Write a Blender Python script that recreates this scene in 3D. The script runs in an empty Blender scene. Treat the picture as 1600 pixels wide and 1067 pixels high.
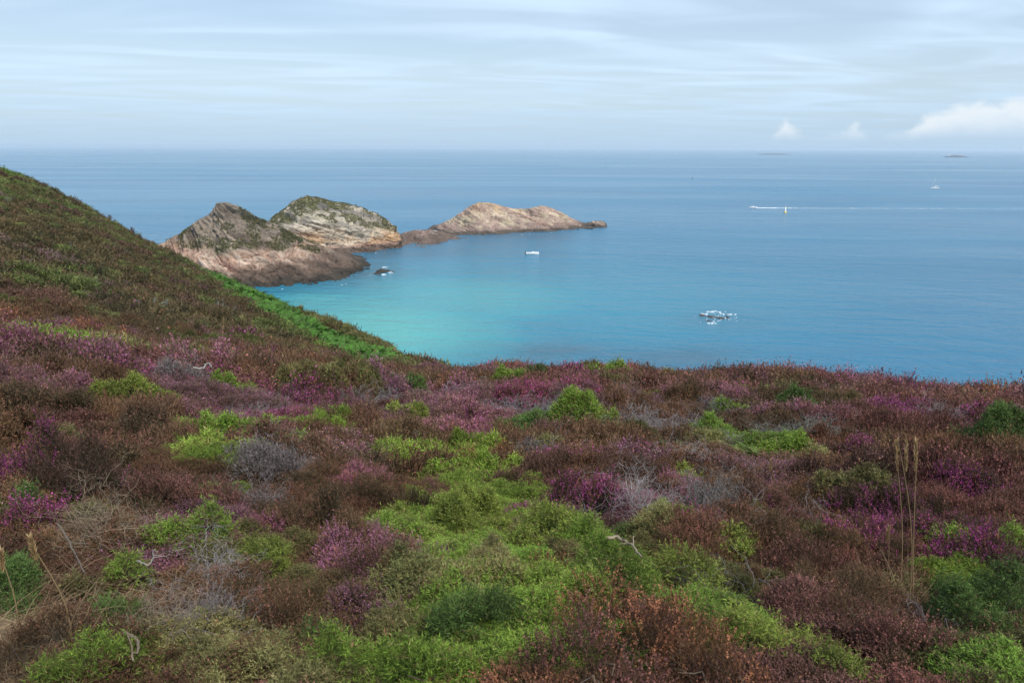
import bpy, math, random
import numpy as np

# ------------------------------------------------------------------ camera, sky, sun, exposure
scene = bpy.context.scene
PW, PH, FPX = 1600.0, 1067.0, 1244.4          # photograph size and focal length in its pixels
CAMZ = 50.0                                    # eye height above the sea
PITCH = math.atan((PH/2-231.0)/FPX)
ROLL = 0.0033
_F = np.array([0, math.cos(PITCH), -math.sin(PITCH)])
_R0 = np.array([1.0, 0, 0]); _U0 = np.array([0, math.sin(PITCH), math.cos(PITCH)])
_R = math.cos(ROLL)*_R0+math.sin(ROLL)*_U0
_U = -math.sin(ROLL)*_R0+math.cos(ROLL)*_U0
from mathutils import Matrix, Vector
cam_data = bpy.data.cameras.new('camera'); cam = bpy.data.objects.new('camera', cam_data)
scene.collection.objects.link(cam)
cam_data.sensor_width = 36; cam_data.lens = 36*FPX/PW
cam_data.clip_start = 0.1; cam_data.clip_end = 120000
_B = -_F
cam.matrix_world = Matrix(((_R[0], _U[0], _B[0], 0), (_R[1], _U[1], _B[1], 0), (_R[2], _U[2], _B[2], CAMZ), (0, 0, 0, 1)))
scene.camera = cam

SUN_EL, SUN_AZ = math.radians(50), math.radians(150)     # azimuth clockwise from +Y (the view)
SKY_STRENGTH = 0.086
scene.view_settings.view_transform = 'Standard'; scene.view_settings.look = 'None'
scene.view_settings.gamma = 1; scene.view_settings.use_curve_mapping = False
scene.view_settings.exposure = 0.62
scene.render.engine = 'CYCLES'
cy = scene.cycles
cy.max_bounces = 5; cy.diffuse_bounces = 3; cy.glossy_bounces = 2; cy.transmission_bounces = 3; cy.transparent_max_bounces = 6; cy.volume_bounces = 1
cy.use_denoising = True; cy.use_adaptive_sampling = False
cy.sample_clamp_indirect = 6

class NT:
    """small helper around a node tree"""
    def __init__(s, tree): s.t = tree; s.n = tree.nodes; s.l = tree.links
    def new(s, typ, **kw):
        nd = s.n.new(typ)
        for k, v in kw.items(): setattr(nd, k, v)
        return nd
    def put(s, sock, v):
        if isinstance(v, bpy.types.NodeSocket): s.l.new(v, sock)
        elif v is not None: sock.default_value = v
    def math(s, op, a, b=None, c=None, clamp=False):
        nd = s.new('ShaderNodeMath', operation=op, use_clamp=clamp)
        for i, v in enumerate((a, b, c)):
            if v is not None: s.put(nd.inputs[i], v)
        return nd.outputs[0]
    def mix(s, f, a, b, mode='MIX', clamp=False):
        nd = s.new('ShaderNodeMix', data_type='RGBA', blend_type=mode, clamp_result=clamp)
        s.put(nd.inputs[0], f)
        for i, v in ((6, a), (7, b)):
            if isinstance(v, (tuple, list)) and len(v) == 3: v = (*v, 1)
            s.put(nd.inputs[i], v)
        return nd.outputs[2]
    def noise(s, vec, scale, detail=3, rough=0.55, dist=0.0, dim='3D'):
        nd = s.new('ShaderNodeTexNoise', noise_dimensions=dim)
        s.put(nd.inputs['Vector'], vec); nd.inputs['Scale'].default_value = scale
        nd.inputs['Detail'].default_value = detail; nd.inputs['Roughness'].default_value = rough; nd.inputs['Distortion'].default_value = dist
        return nd.outputs[0]
    def ramp(s, v, lo, hi, a=0.0, b=1.0, smooth=True):
        nd = s.new('ShaderNodeMapRange', interpolation_type='SMOOTHSTEP' if smooth else 'LINEAR', clamp=True) if smooth else s.new('ShaderNodeMapRange', clamp=True)
        s.put(nd.inputs[0], v)
        for i, q in zip((1, 2, 3, 4), (lo, hi, a, b)): nd.inputs[i].default_value = q
        return nd.outputs[0]
    def comb(s, x, y, z):
        nd = s.new('ShaderNodeCombineXYZ')
        for i, v in enumerate((x, y, z)): s.put(nd.inputs[i], v)
        return nd.outputs[0]
    def sep(s, v):
        nd = s.new('ShaderNodeSeparateXYZ'); s.put(nd.inputs[0], v); return nd.outputs
    def curve(s, v, pts):
        nd = s.new('ShaderNodeFloatCurve'); s.put(nd.inputs['Value'], v)
        c = nd.mapping.curves[0]
        while len(c.points) > 2: c.points.remove(c.points[1])
        c.points[0].location = pts[0]; c.points[-1].location = pts[-1]
        for p in pts[1:-1]: c.points.new(*p)
        for p in c.points: p.handle_type = 'AUTO_CLAMPED'
        nd.mapping.update()
        return nd.outputs[0]

def build_world():
    w = bpy.data.worlds.new('World'); scene.world = w; w.use_nodes = True
    t = NT(w.node_tree); t.n.clear()
    out = t.new('ShaderNodeOutputWorld'); bg = t.new('ShaderNodeBackground'); bg.inputs['Strength'].default_value = SKY_STRENGTH
    t.l.new(bg.outputs[0], out.inputs[0])
    sky = t.new('ShaderNodeTexSky', sky_type='NISHITA', sun_disc=False)
    sky.sun_elevation = SUN_EL; sky.sun_rotation = SUN_AZ; sky.altitude = 50; sky.air_density = 1.0; sky.dust_density = 1.2; sky.ozone_density = 1.6
    tc = t.new('ShaderNodeTexCoord')
    x, y, z = t.sep(tc.outputs['Generated'])
    zz = t.math('ADD', t.math('MAXIMUM', z, 0.0), 0.045)
    u = t.math('DIVIDE', x, zz); v = t.math('DIVIDE', y, zz)
    # high thin cloud sheet seen in perspective, drawn out in streaks across the view
    ang = math.radians(7)
    ur = t.math('ADD', t.math('MULTIPLY', u, math.cos(ang)), t.math('MULTIPLY', v, math.sin(ang)))
    vr = t.math('SUBTRACT', t.math('MULTIPLY', v, math.cos(ang)), t.math('MULTIPLY', u, math.sin(ang)))
    p1 = t.comb(t.math('MULTIPLY', ur, 0.22), t.math('MULTIPLY', vr, 0.38), 3.7)
    p2 = t.comb(t.math('MULTIPLY', ur, 0.50), t.math('MULTIPLY', vr, 0.95), 9.1)
    n1 = t.noise(p1, 1.0, 3, 0.45, 0.9); n2 = t.noise(p2, 1.0, 3, 0.42, 1.4)
    nn = t.math('ADD', t.math('MULTIPLY', n1, 0.55), t.math('MULTIPLY', n2, 0.45))
    veil = t.ramp(nn, 0.28, 0.70)
    veil = t.math('MULTIPLY_ADD', veil, 0.58, 0.34)
    low = t.ramp(z, 0.0, 0.06)
    veil = t.math('MULTIPLY', veil, t.math('MULTIPLY_ADD', low, 0.55, 0.45))
    bright = t.math('MULTIPLY_ADD', t.ramp(n2, 0.30, 0.74), 0.16, 0.94)
    cc = t.mix(1.0, (4.95, 6.25, 7.65), t.comb(bright, bright, bright), 'MULTIPLY')
    base = t.mix(1.0, sky.outputs[0], (1.06, 1.04, 1.06), 'MULTIPLY')
    col = t.mix(veil, base, cc)
    # pale band of far air along the horizon
    hz = t.ramp(z, 0.0, 0.10, 1.0, 0.0)
    col = t.mix(t.math('MULTIPLY', hz, 0.75), col, (3.8, 5.4, 7.1))
    # low cumulus far out over the sea
    az = t.math('ARCTAN2', x, y); el = t.math('ARCSINE', z)
    azn = t.ramp(az, -math.pi, math.pi, 0, 1, smooth=False)
    D = math.degrees
    def A(deg): return (deg+180)/360
    top = t.curve(azn, [(0, 0.25), (A(-150), .1), (A(-120), .45), (A(-90), .05), (A(-60), .3), (A(-40), 0), (A(15.0), 0), (A(18.0), 0.02), (A(18.7), .56), (A(19.3), .05), (A(20.6), .50),
                        (A(21.4), .05), (A(23.2), .44), (A(24), .12), (A(25.6), .34), (A(27.4), .50), (A(30), .58), (A(32.6), .60), (A(35), .5), (A(40), .15), (A(60), .3), (A(100), .1), (1, .25)])
    pn = t.comb(t.math('MULTIPLY', az, 55), t.math('MULTIPLY', el, 75), 1.3)
    cn = t.noise(pn, 1.0, 6, 0.6, 0.3)
    topd = t.math('MULTIPLY', top, math.radians(5.0))
    e = t.math('ADD', t.math('SUBTRACT', topd, el), t.math('MULTIPLY', t.math('SUBTRACT', cn, 0.5), math.radians(1.6)))
    m = t.ramp(e, -math.radians(0.15), math.radians(0.8))
    m = t.math('MULTIPLY', m, t.ramp(el, math.radians(0.3), math.radians(1.5)))
    lit = t.ramp(e, math.radians(0.1), math.radians(2.6), 1.0, 0.0)
    ccol = t.mix(lit, (4.7, 5.8, 7.0), (7.2, 7.5, 7.7))
    col = t.mix(t.math('MULTIPLY', m, 0.78), col, ccol)
    t.l.new(col, bg.inputs['Color'])
build_world()

sun_data = bpy.data.lights.new('sun', 'SUN'); sun_data.energy = 2.6; sun_data.angle = math.radians(8); sun_data.color = (1, 0.96, 0.90)
sun = bpy.data.objects.new('sun', sun_data); scene.collection.objects.link(sun)
_sd = Vector((math.sin(SUN_AZ)*math.cos(SUN_EL), math.cos(SUN_AZ)*math.cos(SUN_EL), math.sin(SUN_EL)))
sun.rotation_euler = _sd.to_track_quat('Z', 'Y').to_euler()

# ------------------------------------------------------------------ helpers
rs = np.random.default_rng(7)
C = scene.collection
MPP = 1.0/796.4                                # metres per render pixel at one metre

def pix_dir(px, py):
    px = np.asarray(px, float); py = np.asarray(py, float)
    x = (px-PW/2)/FPX; y = (PH/2-py)/FPX
    return _F + x[..., None]*_R + y[..., None]*_U
def pix_at(px, py, d):
    """point on the pixel's ray at horizontal distance d, z above the sea"""
    v = pix_dir(px, py); h = np.hypot(v[..., 0], v[..., 1])
    p = v*(np.asarray(d)/h)[..., None]; p[..., 2] += CAMZ
    return p
def pix_sea(px, py, z=0.0):
    v = pix_dir(px, py); k = (z-CAMZ)/v[..., 2]
    p = v*k[..., None]; p[..., 2] += CAMZ
    return p
def project(P):
    Q = np.asarray(P, float)-np.array([0, 0, CAMZ])
    w = Q@_F
    w = np.where(w < 0.05, 0.05, w)
    return PW/2+FPX*(Q@_R)/w, PH/2-FPX*(Q@_U)/w

def _hash(ix, iy, iz, seed):
    h = (ix.astype(np.int64)*374761393+iy.astype(np.int64)*668265263+iz.astype(np.int64)*2147483647+seed*1274126177) & 0xFFFFFFFF
    h = ((h ^ (h >> 13))*1274126177) & 0xFFFFFFFF
    h = ((h ^ (h >> 16))*2246822519) & 0xFFFFFFFF
    return ((h ^ (h >> 15)) & 0xFFFF)/65535.0
def vnoise(x, y, z=None, seed=0):
    x = np.asarray(x, float); y = np.asarray(y, float); z = np.zeros_like(x) if z is None else np.asarray(z, float)
    x0 = np.floor(x); y0 = np.floor(y); z0 = np.floor(z)
    fx = x-x0; fy = y-y0; fz = z-z0
    fx = fx*fx*fx*(fx*(fx*6-15)+10); fy = fy*fy*fy*(fy*(fy*6-15)+10); fz = fz*fz*fz*(fz*(fz*6-15)+10)
    r = 0
    for a in (0, 1):
        for b in (0, 1):
            for c in (0, 1):
                r = r+_hash(x0+a, y0+b, z0+c, seed)*(fx if a else 1-fx)*(fy if b else 1-fy)*(fz if c else 1-fz)
    return r*2-1
def fbm(x, y, z=None, oct=4, seed=0, gain=0.5):
    r = 0; a = 1; s = 0
    for i in range(oct):
        f = 2.03**i
        r = r+a*vnoise(np.asarray(x)*f+i*17.3, np.asarray(y)*f-i*9.1, None if z is None else np.asarray(z)*f, seed+i); s += a; a *= gain
    return r/s
def smooth(a, b, x):
    t = np.clip((np.asarray(x, float)-a)/(b-a), 0, 1); return t*t*(3-2*t)
def unit(v): return v/np.maximum(np.linalg.norm(v, axis=-1, keepdims=True), 1e-9)

def mesh_data(name, V, F, mats, col=None, sm=False, attrs=None):
    V = np.ascontiguousarray(V, np.float32); F = np.ascontiguousarray(F, np.int32)
    me = bpy.data.meshes.new(name)
    k = F.shape[1]
    me.vertices.add(len(V)); me.vertices.foreach_set('co', V.ravel())
    me.loops.add(F.size); me.loops.foreach_set('vertex_index', F.ravel())
    me.polygons.add(len(F)); me.polygons.foreach_set('loop_start', np.arange(0, F.size, k, dtype=np.int32))
    try: me.polygons.foreach_set('loop_total', np.full(len(F), k, np.int32))
    except Exception: pass
    if sm: me.polygons.foreach_set('use_smooth', np.ones(len(F), bool))
    if col is not None:
        a = me.attributes.new('col', 'FLOAT_COLOR', 'POINT')
        cc = np.ones((len(V), 4), np.float32); cc[:, :3] = col[:, :3]; a.data.foreach_set('color', cc.ravel())
    for k2, v in (attrs or {}).items():
        a = me.attributes.new(k2, 'FLOAT', 'POINT'); a.data.foreach_set('value', np.ascontiguousarray(v, np.float32))
    me.update(calc_edges=True); me.validate()
    for m in (mats if isinstance(mats, (list, tuple)) else [mats]): me.materials.append(m)
    return me
def link(name, data, parent=None, loc=None):
    o = bpy.data.objects.new(name, data); C.objects.link(o)
    if parent is not None: o.parent = parent
    if loc is not None: o.location = loc
    return o
def tag(o, label=None, cat=None, group=None, kind=None):
    for k, v in (('label', label), ('category', cat), ('group', group), ('kind', kind)):
        if v: o[k] = v
    return o
def cat_tris(parts):
    """join a list of (V,F,col)"""
    Vs, Fs, Cs = [], [], []; n = 0
    for V, F, c in parts:
        if len(V) == 0: continue
        Vs.append(V); Fs.append(F+n); Cs.append(c); n += len(V)
    return np.concatenate(Vs), np.concatenate(Fs), np.concatenate(Cs)
def grid_faces(nu, nv):
    i = np.arange(nu-1)[:, None]*nv+np.arange(nv-1)[None, :]
    return np.stack([i, i+nv, i+nv+1, i+1], -1).reshape(-1, 4)

# ------------------------------------------------------------------ materials
def new_mat(name):
    m = bpy.data.materials.new(name); m.use_nodes = True
    t = NT(m.node_tree); t.n.clear()
    out = t.new('ShaderNodeOutputMaterial')
    return m, t, out
def principled(t, col, rough=0.7, spec=0.3, **kw):
    b = t.new('ShaderNodeBsdfPrincipled')
    if isinstance(col, tuple) and len(col) == 3: col = (*col, 1)
    t.put(b.inputs['Base Color'], col); t.put(b.inputs['Roughness'], rough); t.put(b.inputs['Specular IOR Level'], spec)
    for k, v in kw.items(): t.put(b.inputs[k], v)
    return b
def plant_mat(name, instanced, transl=0.3):
    m, t, out = new_mat(name)
    a = t.new('ShaderNodeAttribute', attribute_name='col')
    c = a.outputs['Color']
    if instanced:
        i = t.new('ShaderNodeAttribute', attribute_name='tint', attribute_type='INSTANCER')
        c = t.mix(1.0, c, i.outputs['Color'], 'MULTIPLY')
    b = principled(t, c, 0.65, 0.22)
    tr = t.new('ShaderNodeBsdfTranslucent'); t.put(tr.inputs[0], c)
    ms = t.new('ShaderNodeMixShader'); ms.inputs[0].default_value = transl
    t.l.new(b.outputs[0], ms.inputs[1]); t.l.new(tr.outputs[0], ms.inputs[2]); t.l.new(ms.outputs[0], out.inputs[0])
    return m
def plain_mat(name, col, rough=0.5, spec=0.4, var=0.12, scale=8.0, metal=0.0):
    m, t, out = new_mat(name)
    tc = t.new('ShaderNodeTexCoord')
    n = t.noise(tc.outputs['Object'], scale, 4)
    k = t.ramp(n, 0.25, 0.75, 1-var, 1+var)
    c = t.mix(1.0, col, t.comb(k, k, k), 'MULTIPLY')
    b = principled(t, c, rough, spec, Metallic=metal); t.l.new(b.outputs[0], out.inputs[0])
    return m
M_PLANT = plant_mat('plant', False); M_PLANT_I = plant_mat('plant_cover', True)
M_WOOD = plant_mat('twig', False, 0.0); M_WOOD_I = plant_mat('twig_cover', True, 0.0)

# ------------------------------------------------------------------ terrain heights
# skyline of the land (pixel, assumed distance along the ground)
LIP = np.array([(-900, 190, 105), (-500, 195, 105), (-250, 205, 102), (-100, 225, 99), (0, 259, 96), (40, 275, 95), (80, 296, 93), (130, 321, 91), (190, 353, 88), (250, 382, 84), (300, 406, 79), (350, 429, 74), (400, 452, 68), (470, 482, 62),
                (545, 514, 56), (620, 545, 48), (655, 560, 43), (680, 571, 38), (700, 573, 34), (760, 574, 31), (860, 576, 29), (950, 581, 28), (1040, 586, 27), (1150, 593, 26), (1250, 597, 25.5),
                (1400, 603, 25), (1600, 610, 24), (2000, 622, 24), (2600, 640, 24)], float)
# where the near slope ends and the far hillside begins
MIDL = np.array([(-900, 470, 30), (-300, 480, 30), (0, 497, 30), (150, 518, 30), (250, 533, 30), (400, 552, 30), (550, 571, 30), (640, 584, 28), (700, 596, 25)], float)
lipP = pix_at(LIP[:, 0], LIP[:, 1], LIP[:, 2]); lip_az = np.arctan2(lipP[:, 0], lipP[:, 1]); lip_d = LIP[:, 2]; lip_z = lipP[:, 2]-0.32
midP = pix_at(MIDL[:, 0], MIDL[:, 1], MIDL[:, 2]); mid_az = np.arctan2(midP[:, 0], midP[:, 1]); mid_z = midP[:, 2]-0.3
GA = np.linspace(-2.3, 2.3, 921)
GD = 260*np.linspace(0, 1, 620)**2
def build_table():
    T = np.zeros((len(GA), len(GD)))
    for i, a in enumerate(GA):
        D = np.interp(a, lip_az, lip_d); Z = np.interp(a, lip_az, lip_z)
        z0 = CAMZ-1.72
        fore = smooth(mid_az[-1]+0.02, mid_az[-1]-0.05, a)     # 1 where a far hillside lies behind the near slope
        dm = np.interp(a, mid_az, MIDL[:, 2]); zm = np.interp(a, mid_az, mid_z)
        dr = 0.72*D; zr = z0+(Z-z0)*0.72+0.22
        d1 = dm*fore+dr*(1-fore); z1 = zm*fore+zr*(1-fore)
        dh = d1+(D-d1)*0.33; zh = z1+(Z-z1)*0.33-0.7*fore
        zn = z0-0.12
        kd = [0, 2.0, d1, dh, D, D+4, D+14, D+40, D+85, D+400]
        kz = [z0, zn, z1, zh, Z, Z-1.3, Z-6.5, Z-26, Z-66, Z-200]
        T[i] = np.interp(GD, kd, kz)
    k = np.exp(-0.5*(np.arange(-12, 13)/5.0)**2); k /= k.sum()
    Tp = np.pad(T, ((0, 0), (12, 12)), mode='edge'); Tp = np.apply_along_axis(lambda r: np.convolve(r, k, 'valid'), 1, Tp)
    k2 = np.exp(-0.5*(np.arange(-6, 7)/2.4)**2); k2 /= k2.sum()
    Tq = np.pad(Tp, ((6, 6), (0, 0)), mode='edge'); Tq = np.apply_along_axis(lambda r: np.convolve(r, k2, 'valid'), 0, Tq)
    return Tq
TAB = build_table()
def ground(x, y):
    x = np.asarray(x, float); y = np.asarray(y, float)
    a = np.clip(np.arctan2(x, y), GA[0], GA[-1]-1e-6); d = np.hypot(x, y)
    fa = (a-GA[0])/(GA[1]-GA[0]); ia = np.clip(np.floor(fa).astype(int), 0, len(GA)-2); fa = fa-ia
    fd = np.sqrt(np.clip(d, 0, 259.9)/260)*(len(GD)-1); i_d = np.clip(np.floor(fd).astype(int), 0, len(GD)-2); fd = fd-i_d
    z = (TAB[ia, i_d]*(1-fa)*(1-fd)+TAB[ia+1, i_d]*fa*(1-fd)+TAB[ia, i_d+1]*(1-fa)*fd+TAB[ia+1, i_d+1]*fa*fd)
    amp = smooth(2, 12, d)
    z = z+(0.10*vnoise(x*0.8, y*0.8, seed=3)+0.05*vnoise(x*2.1, y*2.1, seed=4))+amp*0.22*vnoise(x*0.23, y*0.23, seed=5)
    z = z+smooth(35, 60, d)*0.2*vnoise(x*0.11, y*0.11, seed=6)
    return np.maximum(z, -2.5)

def build_ground():
    az = np.radians(np.concatenate([np.linspace(-130, -46, 43)[:-1], np.linspace(-46, 46, 260), np.linspace(46, 130, 43)[1:]]))
    d = np.concatenate([[0.02], np.linspace(0.4, 12, 70), 12*np.exp(np.linspace(0, math.log(240/12.0), 170))[1:]])
    A, Dd = np.meshgrid(az, d, indexing='ij')
    X = np.sin(A)*Dd; Y = np.cos(A)*Dd
    V = np.stack([X, Y, ground(X, Y)], -1).reshape(-1, 3)
    m, t, out = new_mat('heath_soil')
    tc = t.new('ShaderNodeNewGeometry'); pos = tc.outputs['Position']
    n = t.noise(pos, 1.4, 6, 0.65); n2 = t.noise(pos, 22, 5, 0.7)
    c = t.mix(t.ramp(n, 0.35, 0.65), (0.035, 0.028, 0.018), (0.075, 0.052, 0.030))
    c = t.mix(t.ramp(n2, 0.4, 0.75), c, (0.11, 0.085, 0.05))
    la = t.new('ShaderNodeAttribute', attribute_name='litter').outputs['Fac']; c = t.mix(la, c, t.mix(t.ramp(n2, 0.35, 0.65), (0.15, 0.105, 0.06), (0.30, 0.22, 0.13)))
    b = principled(t, c, 0.95, 0.1)
    bp = t.new('ShaderNodeBump'); bp.inputs['Strength'].default_value = 0.8; bp.inputs['Distance'].default_value = 0.05
    t.l.new(n2, bp.inputs['Height']); t.l.new(bp.outputs[0], b.inputs['Normal'])
    t.l.new(b.outputs[0], out.inputs[0])
    gx, gy = project(V); lit = smooth(1.25, 0.6, np.hypot((gx-40)/150, (gy-1010)/75))*(V[:, 1] > 0.5)
    o = link('ground', mesh_data('ground', V, grid_faces(len(az), len(d)), m, sm=True, attrs={'litter': lit}))
    tag(o, 'brown peaty ground of the heath sloping down to the cliff edge', kind='structure')
build_ground()

# ------------------------------------------------------------------ sea
def build_sea():
    az = np.radians(np.concatenate([np.linspace(-180, -46, 68)[:-1], np.linspace(-46, 46, 369), np.linspace(46, 180, 68)[1:]]))
    d = 18*np.exp(np.linspace(0, math.log(44000/18.0), 420))
    A, Dd = np.meshgrid(az, d, indexing='ij')
    X = np.sin(A)*Dd; Y = np.cos(A)*Dd
    P = np.stack([X, Y, np.zeros_like(X)], -1).reshape(-1, 3)
    px, py = project(P)
    x, y = P[:, 0], P[:, 1]
    nz = fbm(x*0.012, y*0.012, oct=4, seed=30)
    front = (y > 10)
    # depth of sand over the cove floor, laid out in the cove's own plan
    c = pix_sea(600, 505); e1 = pix_sea(1000, 500)-c
    px2 = px+nz*40; py2 = py+nz*14
    s = np.exp(-(((px2-580)/230)**2+((py2-520)/66)**2)*0.9)
    s = np.maximum(s, 0.62*np.exp(-(((px2-700)/270)**2+((py2-470)/60)**2)))
    s = np.maximum(s, 0.30*np.exp(-(((px2-820)/420)**2+((py2-480)/80)**2)))
    s = np.maximum(s, 0.70*np.exp(-(((px2-490)/110)**2+((py2-470)/22)**2)))
    s = s*front*smooth(360, 405, py+20*nz)
    w = np.exp(-(((px2-860)/120)**2+((py2-556)/22)**2))
    w = np.maximum(w, 0.8*np.exp(-(((px2-1010)/190)**2+((py2-562)/20)**2)))
    w = np.maximum(w, 0.6*np.exp(-(((px2-1130)/70)**2+((py2-498)/16)**2)))
    w = np.maximum(w, 0.75*np.exp(-(((px2-545)/70)**2+((py2-424)/22)**2)))
    w = np.maximum(w, 0.7*np.exp(-(((px2-660)/110)**2+((py2-388)/10)**2)))
    w = np.maximum(w, 0.6*np.exp(-(((px2-800)/120)**2+((py2-371)/8)**2)))
    w = w*front*(0.7+0.6*fbm(x*0.06, y*0.06, oct=3, seed=44))
    m, t, out = new_mat('sea_water')
    g = t.new('ShaderNodeNewGeometry'); pos = g.outputs['Position']
    sx, sy, sz = t.sep(pos)
    sh = t.new('ShaderNodeAttribute', attribute_name='shallow').outputs['Fac']
    we = t.new('ShaderNodeAttribute', attribute_name='weed').outputs['Fac']
    big = t.noise(t.comb(t.math('MULTIPLY', sx, 0.0022), t.math('MULTIPLY', sy, 0.006), 0.0), 1.0, 5, 0.6, 0.4)
    deep = t.mix(t.ramp(big, 0.3, 0.7), (0.005, 0.114, 0.218), (0.007, 0.143, 0.255))
    mid = t.mix(t.ramp(sh, 0.0, 0.45, smooth=False), deep, (0.014, 0.222, 0.300))
    c = t.mix(t.ramp(sh, 0.35, 0.95, smooth=False), mid, (0.075, 0.350, 0.338))
    c = t.mix(t.math('MULTIPLY', we, 0.9, clamp=True), c, (0.040, 0.090, 0.130))
    b = principled(t, c, 0.16, 0.5); b.inputs['IOR'].default_value = 1.333
    # wind waves: crests lie across the view, slightly oblique
    an = math.radians(-9)
    u = t.math('ADD', t.math('MULTIPLY', sx, math.cos(an)), t.math('MULTIPLY', sy, math.sin(an)))
    v = t.math('SUBTRACT', t.math('MULTIPLY', sy, math.cos(an)), t.math('MULTIPLY', sx, math.sin(an)))
    w1 = t.noise(t.comb(t.math('MULTIPLY', u, 0.10), t.math('MULTIPLY', v, 0.22), 0.0), 1.0, 3, 0.55, 0.6)
    w2 = t.noise(t.comb(t.math('MULTIPLY', u, 0.50), t.math('MULTIPLY', v, 0.9), 4.0), 1.0, 4, 0.6, 0.4)
    w3 = t.noise(t.comb(t.math('MULTIPLY', u, 0.018), t.math('MULTIPLY', v, 0.055), 2.0), 1.0, 3, 0.5, 0.4)
    hgt = t.math('ADD', t.math('MULTIPLY', w1, 1.1), t.math('ADD', t.math('MULTIPLY', w2, 0.55), t.math('MULTIPLY', w3, 2.2)))
    bp = t.new('ShaderNodeBump'); bp.inputs['Strength'].default_value = 0.95; bp.inputs['Distance'].default_value = 1.0
    t.l.new(hgt, bp.inputs['Height']); t.l.new(bp.outputs[0], b.inputs['Normal'])
    streak = t.noise(t.comb(t.math('MULTIPLY', sx, 0.0012), t.math('MULTIPLY', sy, 0.0065), 7.0), 1.0, 5, 0.62, 0.8)
    t.put(b.inputs['Roughness'], t.ramp(streak, 0.3, 0.72, 0.16, 0.28))
    t.l.new(b.outputs[0], out.inputs[0])
    o = link('sea', mesh_data('sea', P, grid_faces(len(az), len(d)), m, sm=True, attrs={'shallow': s, 'weed': w}))
    tag(o, 'blue rippled sea with turquoise shallows in the cove', kind='structure')
build_sea()

# ------------------------------------------------------------------ rocky headlands
def rock_mat():
    m, t, out = new_mat('rock')
    a = t.new('ShaderNodeAttribute', attribute_name='col')
    st = t.new('ShaderNodeAttribute', attribute_name='strata').outputs['Fac']
    g = t.new('ShaderNodeNewGeometry'); pos = g.outputs['Position']
    sx, sy, sz = t.sep(pos)
    band = t.noise(t.comb(t.math('MULTIPLY', st, 1.25), t.math('MULTIPLY', sx, 0.05), t.math('MULTIPLY', sy, 0.05)), 1.0, 5, 0.68)
    fine = t.noise(pos, 0.9, 6, 0.7)
    k = t.math('MULTIPLY', t.ramp(band, 0.32, 0.68, 0.62, 1.40), t.ramp(fine, 0.3, 0.7, 0.70, 1.28))
    c = t.mix(1.0, a.outputs['Color'], t.comb(k, k, k), 'MULTIPLY')
    b = principled(t, c, 0.88, 0.25)
    bp = t.new('ShaderNodeBump'); bp.inputs['Strength'].default_value = 0.9; bp.inputs['Distance'].default_value = 0.9
    t.l.new(t.math('ADD', t.math('MULTIPLY', band, 1.2), fine), bp.inputs['Height']); t.l.new(bp.outputs[0], b.inputs['Normal'])
    t.l.new(b.outputs[0], out.inputs[0])
    return m
M_ROCK = rock_mat()
M_TURF = plant_mat('turf', False)

def lerp3(a, b, k): return a*(1-k[..., None])+np.asarray(b)*k[..., None]

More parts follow.
